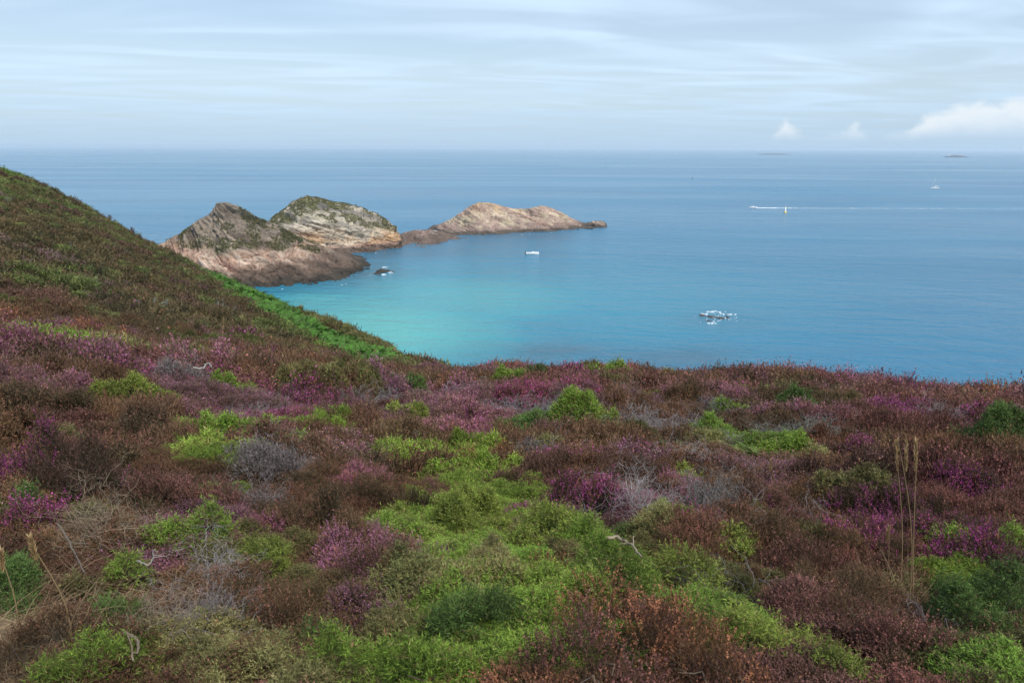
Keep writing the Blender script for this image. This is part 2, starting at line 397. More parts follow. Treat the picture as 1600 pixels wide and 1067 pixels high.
def headland(name, crest, water, back, prof_d, prof_z, dip, colour, disp, layer, label, cat='headland', nu=300, nt=210, seed=1, turf=None):
    """surface through a traced crest line and waterline; prof_* shape the seaward face between them"""
    crest = np.array(crest, float); P = pix_at(crest[:, 0], crest[:, 1], crest[:, 2])
    cu = np.arctan2(P[:, 0], P[:, 1]); cd = crest[:, 2]; cz = P[:, 2]
    water = np.array(water, float); W = pix_sea(water[:, 0], water[:, 1]); wu = np.arctan2(W[:, 0], W[:, 1]); wd = np.hypot(W[:, 0], W[:, 1])
    u = np.linspace(cu[0], cu[-1], nu)
    dc = np.interp(u, cu, cd); zc = np.interp(u, cu, cz); dw = np.interp(u, wu, wd)
    tt = np.concatenate([np.linspace(-1, 0, nt//3)[:-1], np.linspace(0, 1, nt)])
    U, Tm = np.meshgrid(u, tt, indexing='ij')
    DC = dc[:, None]; ZC = zc[:, None]; DW = dw[:, None]
    tf = np.clip(Tm, 0, 1); tb = np.clip(-Tm, 0, 1)
    fd = np.interp(tf, *prof_d); fz = np.interp(tf, *prof_z)
    dd = DC+(DW-DC)*fd+back*tb
    zz = (ZC+1.5)*fz*(1-tb**1.6)-1.5
    X = np.sin(U)*dd; Y = np.cos(U)*dd; Z = zz
    # outward direction of the undisturbed face
    Pu = np.stack([np.gradient(q, axis=0) for q in (X, Y, Z)], -1); Pt = np.stack([np.gradient(q, axis=1) for q in (X, Y, Z)], -1)
    N = unit(np.cross(Pt, Pu)); N = np.where((N[..., 2:3] < 0), -N, N)
    nS = np.array([math.sin(dip[0]), dip[1], math.cos(dip[0])]); nS /= np.linalg.norm(nS)
    warp = fbm(X*0.04, Y*0.04, Z*0.04, oct=3, seed=seed)*1.3
    s = X*nS[0]+Y*nS[1]+Z*nS[2]+warp
    q = s/layer; iq = np.floor(q); fq = q-iq
    h0 = _hash(iq, iq*0+seed, iq*0, 5); h1 = _hash(iq+1, iq*0+seed, iq*0, 5)
    step = h0+(h1-h0)*smooth(0.75, 1.0, fq)
    q2 = s/(layer*0.37); i2 = np.floor(q2); st2 = _hash(i2, i2*0+seed, np.floor(X*0.12+Y*0.1+fbm(X*.1, Y*.1, oct=2, seed=8)*2), 6)
    big = fbm(X*0.055, Y*0.055, Z*0.055, oct=5, seed=seed+20, gain=0.55)
    ridg = 1-np.abs(fbm(X*0.09+3, Y*0.09, Z*0.09, oct=4, seed=seed+40))*2
    fine = fbm(X*0.5, Y*0.5, Z*0.5, oct=4, seed=seed+60, gain=0.6)
    edge = smooth(0, 0.05, (U-u[0])/(u[-1]-u[0]))*smooth(0, 0.05, (u[-1]-U)/(u[-1]-u[0]))
    fade = 0.35+0.65*smooth(0.0, 0.12, tf)          # keep the traced crest
    crack = smooth(0.80, 0.97, 1-np.abs(fbm(X*0.13, Y*0.13, Z*0.13+s*0.05, oct=3, seed=seed+80))*2.2)
    blk = _hash(np.floor(s/(layer*0.6)), np.floor(X*0.28+Z*0.15+big*1.5), np.floor(Y*0.2+big), seed+3)
    dsp = disp*((step-0.5)*2.0+(st2-0.5)*1.1+(blk-0.5)*0.9+big*1.3+(ridg-0.5)*0.4+fine*0.7-crack*0.9)*fade*(0.4+0.6*edge)
    X = X+N[..., 0]*dsp; Y = Y+N[..., 1]*dsp; Z = Z+N[..., 2]*dsp
    col, tmask = colour(X, Y, Z, N, U, Tm, s, seed)
    V = np.stack([X, Y, Z], -1).reshape(-1, 3)
    root = link(name, None, loc=tuple(map(float, (X.mean(), Y.mean(), 0.0)))); root.empty_display_size = 5
    tag(root, label, cat)
    off = np.array(root.location)
    me = mesh_data('rock_face', V-off, grid_faces(len(u), len(tt)), M_ROCK, col=col.reshape(-1, 3), attrs={'strata': s.ravel()}, sm=False)
    link('rock_face', me, root)
    if turf:
        # short cushions of grass and heath on the ledges
        tm = tmask.ravel(); k = np.where(tm > 0.45)[0]
        if len(k):
            rng = np.random.default_rng(seed+99); k = rng.choice(k, min(turf, len(k)), replace=False)
            B = V[k]-off+np.array([0, 0, -0.05]); n = len(B)
            g = np.array([0.125, 0.118, 0.050])*(0.6+0.8*rng.random((n, 1)))*np.where(rng.random((n, 1)) < 0.3, [[1.35, 1.2, 0.9]], [[0.95, 1.0, 1.0]])
            dv = unit(np.stack([rng.normal(0, .35, n), rng.normal(0, .35, n), np.ones(n)], -1))
            L = leaf_tris(B, dv, np.full(n, 0.5)*(0.5+rng.random(n)), 5, 0.0, 0.6, 0.45, 0.30, 0.9, g*0.9, g*1.15, 0.15, rng)
            o = link('turf', mesh_data('turf', *L[:2], M_TURF, col=L[2]), root); o['kind'] = 'stuff'
    return root

def leaf_tris(base, dirv, length, k, t0, t1, ll, lw, spread, c0, c1, var, rng, bend=None):
    """k small leaves (one triangle each) along every shoot"""
    n = len(base)
    t = t0+(t1-t0)*(np.arange(k)[None, :]+rng.random((n, k)))/k
    p = base[:, None]+dirv[:, None]*(length[:, None]*t)[..., None]
    if bend is not None: p = p+bend[:, None]*(t*t*length[:, None])[..., None]
    v = rng.normal(size=(n, k, 3)); d = dirv[:, None]
    v = unit(v-(v*d).sum(-1, keepdims=True)*d)
    ld = unit(d+spread*v*(0.6+0.8*rng.random((n, k, 1))))
    side = unit(np.cross(ld, rng.normal(size=(n, k, 3))))
    sz = (0.7+0.6*rng.random((n, k, 1)))
    w = lw*0.5*sz; l = ll*sz
    tri = np.stack([p-side*w, p+side*w, p+ld*l], 2).reshape(-1, 3)
    c0 = np.broadcast_to(np.asarray(c0, float), (n, 3))[:, None]; c1 = np.broadcast_to(np.asarray(c1, float), (n, 3))[:, None]
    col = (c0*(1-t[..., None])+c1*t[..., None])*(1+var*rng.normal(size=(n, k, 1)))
    col = np.clip(np.repeat(col.reshape(-1, 3), 3, 0), 0.003, 0.9)
    F = np.arange(len(tri)).reshape(-1, 3)
    return tri, F, col

def col_one(X, Y, Z, N, U, T, s, seed):
    n = fbm(X*0.05, Y*0.05, Z*0.07, oct=4, seed=seed+7); n2 = fbm(X*0.22, Y*0.22, Z*0.22, oct=4, seed=seed+8); n3 = fbm(s*0.6, X*0.03, Y*0.03, oct=3, seed=seed+9)
    pink = np.array([0.37, 0.24, 0.175]); c = np.zeros(X.shape+(3,))+pink
    c = lerp3(c, (0.47, 0.36, 0.28), smooth(0.0, 0.45, n2+n*0.5))
    c = lerp3(c, (0.29, 0.15, 0.11), smooth(0.1, 0.5, n3+0.3*n)*0.8)
    up = smooth(9.5, 14, Z+n*5)
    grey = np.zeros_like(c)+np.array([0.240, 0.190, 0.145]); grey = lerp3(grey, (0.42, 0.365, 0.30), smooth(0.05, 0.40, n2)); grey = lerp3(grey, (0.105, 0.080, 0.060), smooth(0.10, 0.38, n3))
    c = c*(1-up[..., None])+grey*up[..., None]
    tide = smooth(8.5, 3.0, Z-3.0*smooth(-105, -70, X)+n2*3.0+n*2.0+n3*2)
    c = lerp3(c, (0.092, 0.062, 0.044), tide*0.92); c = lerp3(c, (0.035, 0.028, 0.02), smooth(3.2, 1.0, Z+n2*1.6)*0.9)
    # ledge of grass across the face, heath on the left shoulder and down the right ridge
    px, py = project(np.stack([X, Y, Z], -1))
    led = np.exp(-((py-383-n2*9-n*6)/5.5)**2)*smooth(262, 290, px)*smooth(470, 430, px)*smooth(-.35, .1, n2+n3*.6)
    left = smooth(345, 300, px+n2*40)*smooth(10, 15, Z)*0.9
    ridge = smooth(13, 4, np.abs(py-(np.interp(px, [345, 400, 470, 520], [322, 345, 378, 396]))-n2*6))*smooth(350, 400, px)*smooth(530, 480, px)
    top = smooth(0.0, 0.25, n2+0.25*n)*up*0.85
    tm = np.clip(np.maximum(np.maximum(led*1.1, left*smooth(-.25, .15, n2)), np.maximum(ridge*smooth(-.3, .1, n2), top*0.8)), 0, 1)
    g = np.zeros_like(c)+np.array([0.125, 0.115, 0.052]); g = lerp3(g, (0.15, 0.115, 0.062), smooth(-0.2, 0.3, n3))
    c = c*(1-tm[..., None]*0.85)+g*tm[..., None]*0.85
    return np.clip(c, 0.01, 0.8), tm
def col_two(X, Y, Z, N, U, T, s, seed):
    n = fbm(X*0.05, Y*0.05, Z*0.07, oct=4, seed=seed+7); n2 = fbm(X*0.2, Y*0.2, Z*0.2, oct=4, seed=seed+8); n3 = fbm(s*0.5, X*0.03, Y*0.03, oct=3, seed=seed+9)
    c = np.zeros(X.shape+(3,))+np.array([0.39, 0.34, 0.27]); c = lerp3(c, (0.52, 0.46, 0.37), smooth(0.0, 0.4, n2)); c = lerp3(c, (0.19, 0.165, 0.14), smooth(0.2, 0.5, n3-n2*0.4))
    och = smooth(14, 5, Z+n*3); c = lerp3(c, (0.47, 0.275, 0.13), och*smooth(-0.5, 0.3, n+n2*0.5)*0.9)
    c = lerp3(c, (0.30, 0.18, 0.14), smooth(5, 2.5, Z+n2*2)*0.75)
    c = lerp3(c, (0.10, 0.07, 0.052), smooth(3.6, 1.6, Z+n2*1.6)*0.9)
    up = smooth(0.46, 0.26, T+n*0.18)*smooth(6, 10, Z)
    tm = up*smooth(-0.16, 0.16, n2+0.35*n+n3*.25+0.04)
    g = np.zeros_like(c)+np.array([0.12, 0.112, 0.05]); g = lerp3(g, (0.155, 0.15, 0.055), smooth(0.0, 0.4, n3+n))
    c = c*(1-tm[..., None]*0.9)+g*tm[..., None]*0.9
    return np.clip(c, 0.01, 0.8), tm
def col_three(X, Y, Z, N, U, T, s, seed):
    n = fbm(X*0.04, Y*0.04, Z*0.06, oct=4, seed=seed+7); n2 = fbm(X*0.2, Y*0.2, Z*0.2, oct=4, seed=seed+8); n3 = fbm(s*0.5, X*0.03, Y*0.03, oct=3, seed=seed+9)
    c = np.zeros(X.shape+(3,))+np.array([0.36, 0.26, 0.205]); c = lerp3(c, (0.43, 0.345, 0.25), smooth(-0.1, 0.4, n2+n*0.4)); c = lerp3(c, (0.28, 0.165, 0.125), smooth(0.15, 0.5, n3)*0.7)
    c = lerp3(c, (0.46, 0.30, 0.15), smooth(10.5, 16, Z+n2*5)*0.6)
    c = lerp3(c, (0.30, 0.26, 0.16), smooth(0.1, 0.5, n)*0.35)
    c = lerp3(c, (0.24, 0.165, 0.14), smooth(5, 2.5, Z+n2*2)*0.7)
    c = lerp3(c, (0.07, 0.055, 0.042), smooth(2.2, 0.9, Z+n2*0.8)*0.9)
    return np.clip(c, 0.01, 0.8), np.zeros(X.shape)
def col_ledge(X, Y, Z, N, U, T, s, seed):
    n2 = fbm(X*0.2, Y*0.2, Z*0.2, oct=4, seed=seed+8); n3 = fbm(s*0.5, X*0.03, Y*0.03, oct=3, seed=seed+9)
    c = np.zeros(X.shape+(3,))+np.array([0.33, 0.23, 0.195]); c = lerp3(c, (0.42, 0.31, 0.26), smooth(0.0, 0.4, n2))
    c = lerp3(c, (0.115, 0.078, 0.058), smooth(5.0, 3.0, Z+n2*2.0)*0.92)
    return np.clip(c, 0.01, 0.8), np.zeros(X.shape)

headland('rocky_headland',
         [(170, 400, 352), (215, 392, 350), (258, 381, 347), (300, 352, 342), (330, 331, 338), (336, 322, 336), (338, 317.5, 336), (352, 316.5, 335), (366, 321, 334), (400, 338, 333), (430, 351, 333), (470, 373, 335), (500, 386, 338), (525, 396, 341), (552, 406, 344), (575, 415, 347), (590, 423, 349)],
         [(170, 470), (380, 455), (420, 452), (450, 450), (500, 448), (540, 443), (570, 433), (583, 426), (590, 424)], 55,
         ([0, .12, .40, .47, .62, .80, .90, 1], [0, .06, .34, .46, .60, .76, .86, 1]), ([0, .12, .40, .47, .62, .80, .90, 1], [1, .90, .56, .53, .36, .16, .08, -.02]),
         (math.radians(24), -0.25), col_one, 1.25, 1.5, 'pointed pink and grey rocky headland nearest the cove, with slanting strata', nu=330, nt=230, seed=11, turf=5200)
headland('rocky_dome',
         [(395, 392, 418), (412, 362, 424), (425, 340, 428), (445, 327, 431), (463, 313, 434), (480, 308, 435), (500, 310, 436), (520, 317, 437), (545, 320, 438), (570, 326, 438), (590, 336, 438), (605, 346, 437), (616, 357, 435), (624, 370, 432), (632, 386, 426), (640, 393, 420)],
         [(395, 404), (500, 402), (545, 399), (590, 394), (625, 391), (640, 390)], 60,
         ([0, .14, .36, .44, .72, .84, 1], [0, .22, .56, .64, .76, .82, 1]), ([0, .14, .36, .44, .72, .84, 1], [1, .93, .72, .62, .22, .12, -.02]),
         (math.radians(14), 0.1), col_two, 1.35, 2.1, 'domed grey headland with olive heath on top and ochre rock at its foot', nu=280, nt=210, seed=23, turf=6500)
headland('rock_ledge',
         [(596, 392, 440), (612, 376, 448), (630, 365, 455), (650, 361, 458), (672, 359, 462), (692, 363, 462), (712, 370, 458), (730, 374, 452), (748, 377, 446)],
         [(596, 394), (625, 390), (660, 389), (700, 384), (725, 379), (748, 377.5)], 25,
         ([0, .3, .55, 1], [0, .3, .5, 1]), ([0, .3, .55, 1], [1, .75, .42, -.02]),
         (math.radians(10), -0.1), col_ledge, 0.75, 1.0, 'low pinkish brown rock ledge linking the grey dome to the orange islet', cat='rock ledge', nu=200, nt=90, seed=31)
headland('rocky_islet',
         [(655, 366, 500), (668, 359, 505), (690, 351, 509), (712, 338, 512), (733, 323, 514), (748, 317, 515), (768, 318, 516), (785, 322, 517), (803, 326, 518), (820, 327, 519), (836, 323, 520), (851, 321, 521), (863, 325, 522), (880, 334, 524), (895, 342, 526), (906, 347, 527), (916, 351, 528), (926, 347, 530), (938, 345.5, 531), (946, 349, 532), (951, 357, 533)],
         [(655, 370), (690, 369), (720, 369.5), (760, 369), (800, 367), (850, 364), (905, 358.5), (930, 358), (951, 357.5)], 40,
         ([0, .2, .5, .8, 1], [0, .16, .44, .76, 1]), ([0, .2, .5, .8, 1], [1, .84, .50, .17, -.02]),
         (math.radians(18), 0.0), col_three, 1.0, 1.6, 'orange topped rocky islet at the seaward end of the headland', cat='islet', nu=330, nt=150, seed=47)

# ------------------------------------------------------------------ plants
def tubes(poly, rad, sides=3):
    """poly (n,k,3), rad (n,k) -> triangles"""
    n, k, _ = poly.shape
    T = unit(np.gradient(poly, axis=1)); ref = np.where(np.abs(T[..., 2:3]) > 0.9, np.array([1.0, 0, 0]), np.array([0, 0, 1.0]))
    A = unit(np.cross(T, ref)); B = np.cross(T, A)
    an = np.arange(sides)*2*math.pi/sides
    ring = poly[:, :, None]+rad[:, :, None, None]*(A[:, :, None]*np.cos(an)[:, None]+B[:, :, None]*np.sin(an)[:, None])
    V = ring.reshape(-1, 3)
    i = np.arange(n)[:, None, None]*k*sides+np.arange(k-1)[None, :, None]*sides
    j = np.arange(sides)[None, None, :]; j2 = (j+1) % sides
    a = i+j; b = i+j2; c = i+sides+j2; d = i+sides+j
    F = np.concatenate([np.stack([a, b, c], -1).reshape(-1, 3), np.stack([a, c, d], -1).reshape(-1, 3)])
    return V, F
def wander(start, dirv, length, k, jit, rng, droop=0.0):
    n = len(start); P = [start]; d = dirv.copy(); st = (length/(k-1))[:, None]
    for i in range(k-1):
        d = unit(d+rng.normal(size=(n, 3))*jit+np.array([0, 0, -droop])); P.append(P[-1]+d*st)
    return np.stack(P, 1)
def twigs(n, spread, h, r0, rng, jit=0.35, gen=3, col=(0.26, 0.23, 0.22), var=0.2, up=0.8, kids=4, droop=0.02):
    """branching tangle of bare twigs"""
    out = []
    st = np.stack([rng.normal(0, spread[0]*0.3, n), rng.normal(0, spread[1]*0.3, n), np.zeros(n)], -1)
    an = rng.random(n)*6.283
    dv = unit(np.stack([np.cos(an)*spread[0], np.sin(an)*spread[1], up*h*(0.6+0.8*rng.random(n))], -1))
    ln = np.hypot(spread[0], h)*(0.55+0.5*rng.random(n)); r = np.full(n, r0)
    for g in range(gen):
        k = 7
        P = wander(st, dv, ln, k, jit, rng, droop); P[..., 2] = np.maximum(P[..., 2], 0.0)
        R = r[:, None]*np.linspace(1, 0.45, k)[None]
        V, F = tubes(P, R, 3)
        c = np.array(col)*(1+var*rng.normal(size=(len(st), 1))); c = np.repeat(np.clip(c, 0.02, 0.7), k*3, 0)
        out.append((V, F, c))
        if g == gen-1: break
        m = kids
        ii = rng.integers(2, k, (len(st), m)); base = np.take_along_axis(P, ii[..., None].repeat(3, -1), 1).reshape(-1, 3)
        tan = unit(np.take_along_axis(np.gradient(P, axis=1), ii[..., None].repeat(3, -1), 1).reshape(-1, 3))
        st = base; dv = unit(tan+rng.normal(size=tan.shape)*0.7); ln = np.repeat(ln, m)*(0.35+0.3*rng.random(len(st))); r = np.repeat(r, m)*0.6
    return cat_tris(out)

# colour sets: (foliage low, foliage tip, blossom or None, share of shoots in blossom)
PAL = {
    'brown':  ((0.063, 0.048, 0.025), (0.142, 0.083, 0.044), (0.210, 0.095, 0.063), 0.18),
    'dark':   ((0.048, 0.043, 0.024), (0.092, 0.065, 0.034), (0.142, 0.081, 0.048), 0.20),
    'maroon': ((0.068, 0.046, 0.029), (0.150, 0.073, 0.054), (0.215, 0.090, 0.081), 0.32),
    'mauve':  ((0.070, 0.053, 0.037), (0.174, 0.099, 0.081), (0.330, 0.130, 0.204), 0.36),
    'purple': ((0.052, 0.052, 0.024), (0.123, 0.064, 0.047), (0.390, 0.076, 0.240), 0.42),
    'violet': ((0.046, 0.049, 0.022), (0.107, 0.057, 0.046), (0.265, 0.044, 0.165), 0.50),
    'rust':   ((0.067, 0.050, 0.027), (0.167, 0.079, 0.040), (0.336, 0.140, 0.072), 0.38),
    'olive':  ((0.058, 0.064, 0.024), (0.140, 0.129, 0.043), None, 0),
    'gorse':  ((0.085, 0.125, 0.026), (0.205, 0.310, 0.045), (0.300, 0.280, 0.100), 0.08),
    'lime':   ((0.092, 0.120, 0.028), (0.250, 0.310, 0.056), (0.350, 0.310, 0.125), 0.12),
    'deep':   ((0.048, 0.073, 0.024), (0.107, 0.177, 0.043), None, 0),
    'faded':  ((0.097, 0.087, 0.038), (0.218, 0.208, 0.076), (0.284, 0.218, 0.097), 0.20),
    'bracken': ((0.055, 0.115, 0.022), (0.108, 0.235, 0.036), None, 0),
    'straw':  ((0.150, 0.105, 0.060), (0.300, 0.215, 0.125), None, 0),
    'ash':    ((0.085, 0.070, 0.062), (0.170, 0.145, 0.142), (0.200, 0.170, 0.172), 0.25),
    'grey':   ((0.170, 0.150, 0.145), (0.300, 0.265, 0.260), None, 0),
}
GORSE_LIKE = {'olive', 'gorse', 'lime', 'deep', 'faded', 'bracken'}

def bush(pal, a, b, h, s, rng, gfun=None, dens=1.0, lump=0.45):
    """-> dict of part name -> (V,F,col); s = metres per picture pixel at the bush"""
    c0, c1, bl, share = PAL[pal]; gl = pal in GORSE_LIKE
    sp = max(0.015 if gl else 0.020, (1.25 if gl else 1.6)*s); a = a*1.1; b = b*1.1
    n = int(np.clip(math.pi*a*b*1.6/sp**2*dens, 40, 14000))
    r = np.sqrt(rng.random(n))*1.02; th = rng.random(n)*6.2832
    x = a*r*np.cos(th); y = b*r*np.sin(th)
    ox, oy = rng.random(2)*100
    f1 = 1/max(0.24, 0.55*min(a, b)); f2 = 1/0.11
    def dome(x, y):
        q = np.hypot(x/a, y/b); ang = np.arctan2(y/b, x/a)
        q = q*(1+0.16*vnoise(np.cos(ang)*1.7+ox, np.sin(ang)*1.7+oy, seed=2))
        z = h*np.clip(1-q**2.6, 0, 1)**0.5
        z = z*(1-lump*0.45+lump*vnoise(x*f1+ox, y*f1+oy, seed=9))+0.055*vnoise(x*f2+ox, y*f2+oy, seed=10)*min(1, h/0.3)
        return np.maximum(z, 0.02)
    z = dome(x, y); e = 0.02
    nx = -(dome(x+e, y)-dome(x-e, y))/(2*e); ny = -(dome(x, y+e)-dome(x, y-e))/(2*e)
    N = unit(np.stack([np.clip(nx, -2.5, 2.5), np.clip(ny, -2.5, 2.5), np.ones(n)], -1))
    up = np.array([0, 0, 1.0])
    if gl: dv = unit(N*0.8+up*0.25+rng.normal(size=(n, 3))*0.38)
    else: dv = unit(N*0.45+up*0.75+rng.normal(size=(n, 3))*0.22)
    gz = gfun(x, y) if gfun is not None else 0*x
    ln = (0.09 if gl else 0.15)*(0.7+0.6*rng.random(n))*max(1.0, s/0.008)
    ln = np.minimum(ln, 0.25+0.8*h)
    tip = np.stack([x, y, z+gz+rng.normal(0, 0.014, n)+(0.05*rng.random(n)**4 if gl else 0.075*rng.random(n)**3)], -1); base = tip-dv*ln[:, None]
    lw = max(0.0030 if gl else 0.0034, (0.62 if gl else 0.70)*s); ll = max(0.0185 if gl else 0.015, 2.6*s)
    k = int(np.clip(round(11*(0.007/max(s, 0.007))**0.35), 5, 11))
    pv = vnoise(x*6+ox, y*6+oy, seed=12)[:, None]; pw = vnoise(x*2.2+oy, y*2.2+ox, seed=13)[:, None]
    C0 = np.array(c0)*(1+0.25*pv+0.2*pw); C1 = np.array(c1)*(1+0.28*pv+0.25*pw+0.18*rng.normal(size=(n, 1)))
    if gl:   # some shoots browner
        br = (rng.random((n, 1)) < 0.09+0.12*pw); C1 = np.where(br, np.array([0.17, 0.12, 0.055]), C1)
    bend = rng.normal(size=(n, 3))*0.15
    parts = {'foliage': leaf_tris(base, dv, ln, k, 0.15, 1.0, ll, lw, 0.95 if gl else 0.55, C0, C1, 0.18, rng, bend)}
    if bl is not None and share > 0:
        pm = share*(0.9+1.7*vnoise(x*3.6+oy*2, y*3.6+ox*2, seed=15)) if not gl else share*np.ones(n)
        pk = np.where(rng.random(n) < pm)[0]
        if len(pk):
            cb = np.array(bl)*(1+0.22*rng.normal(size=(len(pk), 1)))
            fade = rng.random((len(pk), 1)) < (0.25 if pal in ('purple', 'violet') else 0.15)
            cb = np.where(fade, np.array([0.30, 0.12, 0.085])*(0.7+0.6*rng.random((len(pk), 1))), cb)
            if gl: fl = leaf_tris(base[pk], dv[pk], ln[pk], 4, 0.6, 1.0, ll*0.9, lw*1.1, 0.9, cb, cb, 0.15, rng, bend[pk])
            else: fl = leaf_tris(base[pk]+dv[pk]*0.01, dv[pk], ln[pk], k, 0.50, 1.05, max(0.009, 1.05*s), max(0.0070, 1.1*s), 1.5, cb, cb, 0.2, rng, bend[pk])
            parts['dry_tips' if gl else 'blossom'] = fl
    m = int(np.clip(a*b*60, 6, 26))
    an = rng.random(m)*6.283; rr = 0.25+0.6*rng.random(m)
    en = np.stack([a*rr*np.cos(an), b*rr*np.sin(an), np.zeros(m)], -1); en[:, 2] = dome(en[:, 0], en[:, 1])*0.5
    s0 = np.stack([a*0.12*rng.normal(size=m), b*0.12*rng.normal(size=m), np.full(m, -0.02)], -1)
    tt = np.linspace(0, 1, 5)[None, :, None]
    pl = s0[:, None]*(1-tt)+en[:, None]*tt; pl[..., 2] += 0.15*h*np.sin(tt[..., 0]*3.14); pl[:, 1:-1] += rng.normal(size=(m, 3, 3))*0.02
    if gfun is not None: pl[..., 2] += gfun(pl[..., 0], pl[..., 1])
    V, F = tubes(pl, np.repeat(np.linspace(0.009, 0.003, 5)[None], m, 0)*max(1, s/0.02), 3)
    parts['woody_stem'] = (V, F, np.tile(np.array([[0.115, 0.085, 0.062]]), (len(V), 1)))
    return parts

def fern(n, L, rng, s, pal='bracken'):
    c0, c1, _, _ = PAL[pal]; fr = []
    for i in range(n):
        az = rng.random()*6.283; k = 16; t = np.linspace(0, 1, k)
        lean = 0.55+0.5*rng.random(); l = L*(0.7+0.5*rng.random())
        px = l*lean*t**1.3; pz = l*(t-0.55*lean*t**2.2)
        mid = np.stack([np.cos(az)*px, np.sin(az)*px, pz], -1); side = np.array([-math.sin(az), math.cos(az), 0])
        tris = []
        for j in range(3, k-1):
            w = l*0.30*(1-(t[j]-0.25)/0.78)**0.9
            tn = unit(mid[j+1]-mid[j])
            for sg in (-1, 1):
                q = unit(side*sg+tn*0.45+np.array([0, 0, -0.12])); bb = max(l*0.032, 0.5*s)
                tris += [mid[j]-tn*bb, mid[j]+tn*bb, mid[j]+q*w]
        V = np.array(tris); F = np.arange(len(V)).reshape(-1, 3)
        cc = np.array(c1)*(0.75+0.5*rng.random((len(F), 1))); fr.append((V, F, np.repeat(cc, 3, 0)))
        tv, tf = tubes(mid[None, ::3], np.full((1, len(mid[::3])), max(0.003, 0.4*s)), 3); fr.append((tv, tf, np.tile(np.array([[0.11, 0.13, 0.04]]), (len(tv), 1))))
    return cat_tris(fr)

def blades(n, R, L, rng, s, pal='straw', lean=0.5):
    c0, c1, _, _ = PAL[pal]; k = 5
    an = rng.random(n)*6.283; rr = R*np.sqrt(rng.random(n))
    st = np.stack([rr*np.cos(an), rr*np.sin(an), np.zeros(n)], -1)
    a2 = rng.random(n)*6.283
    dv = unit(np.stack([np.cos(a2)*lean*rng.random(n), np.sin(a2)*lean*rng.random(n), np.ones(n)], -1))
    P = wander(st, dv, L*(0.5+0.7*rng.random(n)), k, 0.12, rng, 0.12+0.12*lean)
    W = np.linspace(1, 0.15, k)[None, :, None]*max(0.0022, 0.32*s)
    sd = unit(np.cross(P[:, -1]-P[:, 0], rng.normal(size=(n, 3))))[:, None]*W
    V = np.stack([P-sd, P+sd], 2).reshape(-1, 3)
    i = np.arange(n)[:, None]*k*2+np.arange(k-1)[None]*2
    F = np.concatenate([np.stack([i, i+1, i+3], -1).reshape(-1, 3), np.stack([i, i+3, i+2], -1).reshape(-1, 3)])
    c = np.array(c0)+(np.array(c1)-np.array(c0))*rng.random((n, 1)); c = np.repeat(c, k*2, 0)
    return V, F, c

def ground_hit(px, py, lift):
    v = pix_dir(px, py); v = v/np.hypot(v[0], v[1])
    d = np.concatenate([np.linspace(1.2, 12, 900), np.linspace(12, 110, 3000)])
    X = v[0]*d; Y = v[1]*d; Z = CAMZ+v[2]*d
    h = np.where(Z <= ground(X, Y)+lift)[0]
    i = h[0] if len(h) else len(d)-1
    return X[i], Y[i], d[i]

FOOT = []          # footprints of the plants placed one by one: x, y, a, b, angle, keep-out factor
def place(px, py, rx, ry, h):
    x, y, d = ground_hit(px, py, 0.55*h)
    dist = math.hypot(d, CAMZ-ground(x, y)); w = rx*dist/FPX
    th = math.atan2(CAMZ-float(ground(x, y)), d); sl = math.atan2(float(ground(x, y)-ground(x*(1+1.0/d), y*(1+1.0/d))), 1.0)
    v = ry*dist/FPX
    dep = np.clip((v-0.40*h*math.cos(th))/max(0.12, math.sin(th-sl*0.9)), 0.55*w, 2.2*w)
    return x, y, d, dist, w, float(dep)
def root_at(name, x, y, rz=0.0):
    o = link(name, None, loc=(float(x), float(y), float(ground(x, y)))); o.rotation_euler = (0, 0, rz); o.empty_display_size = 0.2
    return o
def local_ground(x, y, rz):
    g0 = float(ground(x, y)); c, s = math.cos(rz), math.sin(rz)
    return lambda lx, ly: ground(x+lx*c-ly*s, y+lx*s+ly*c)-g0

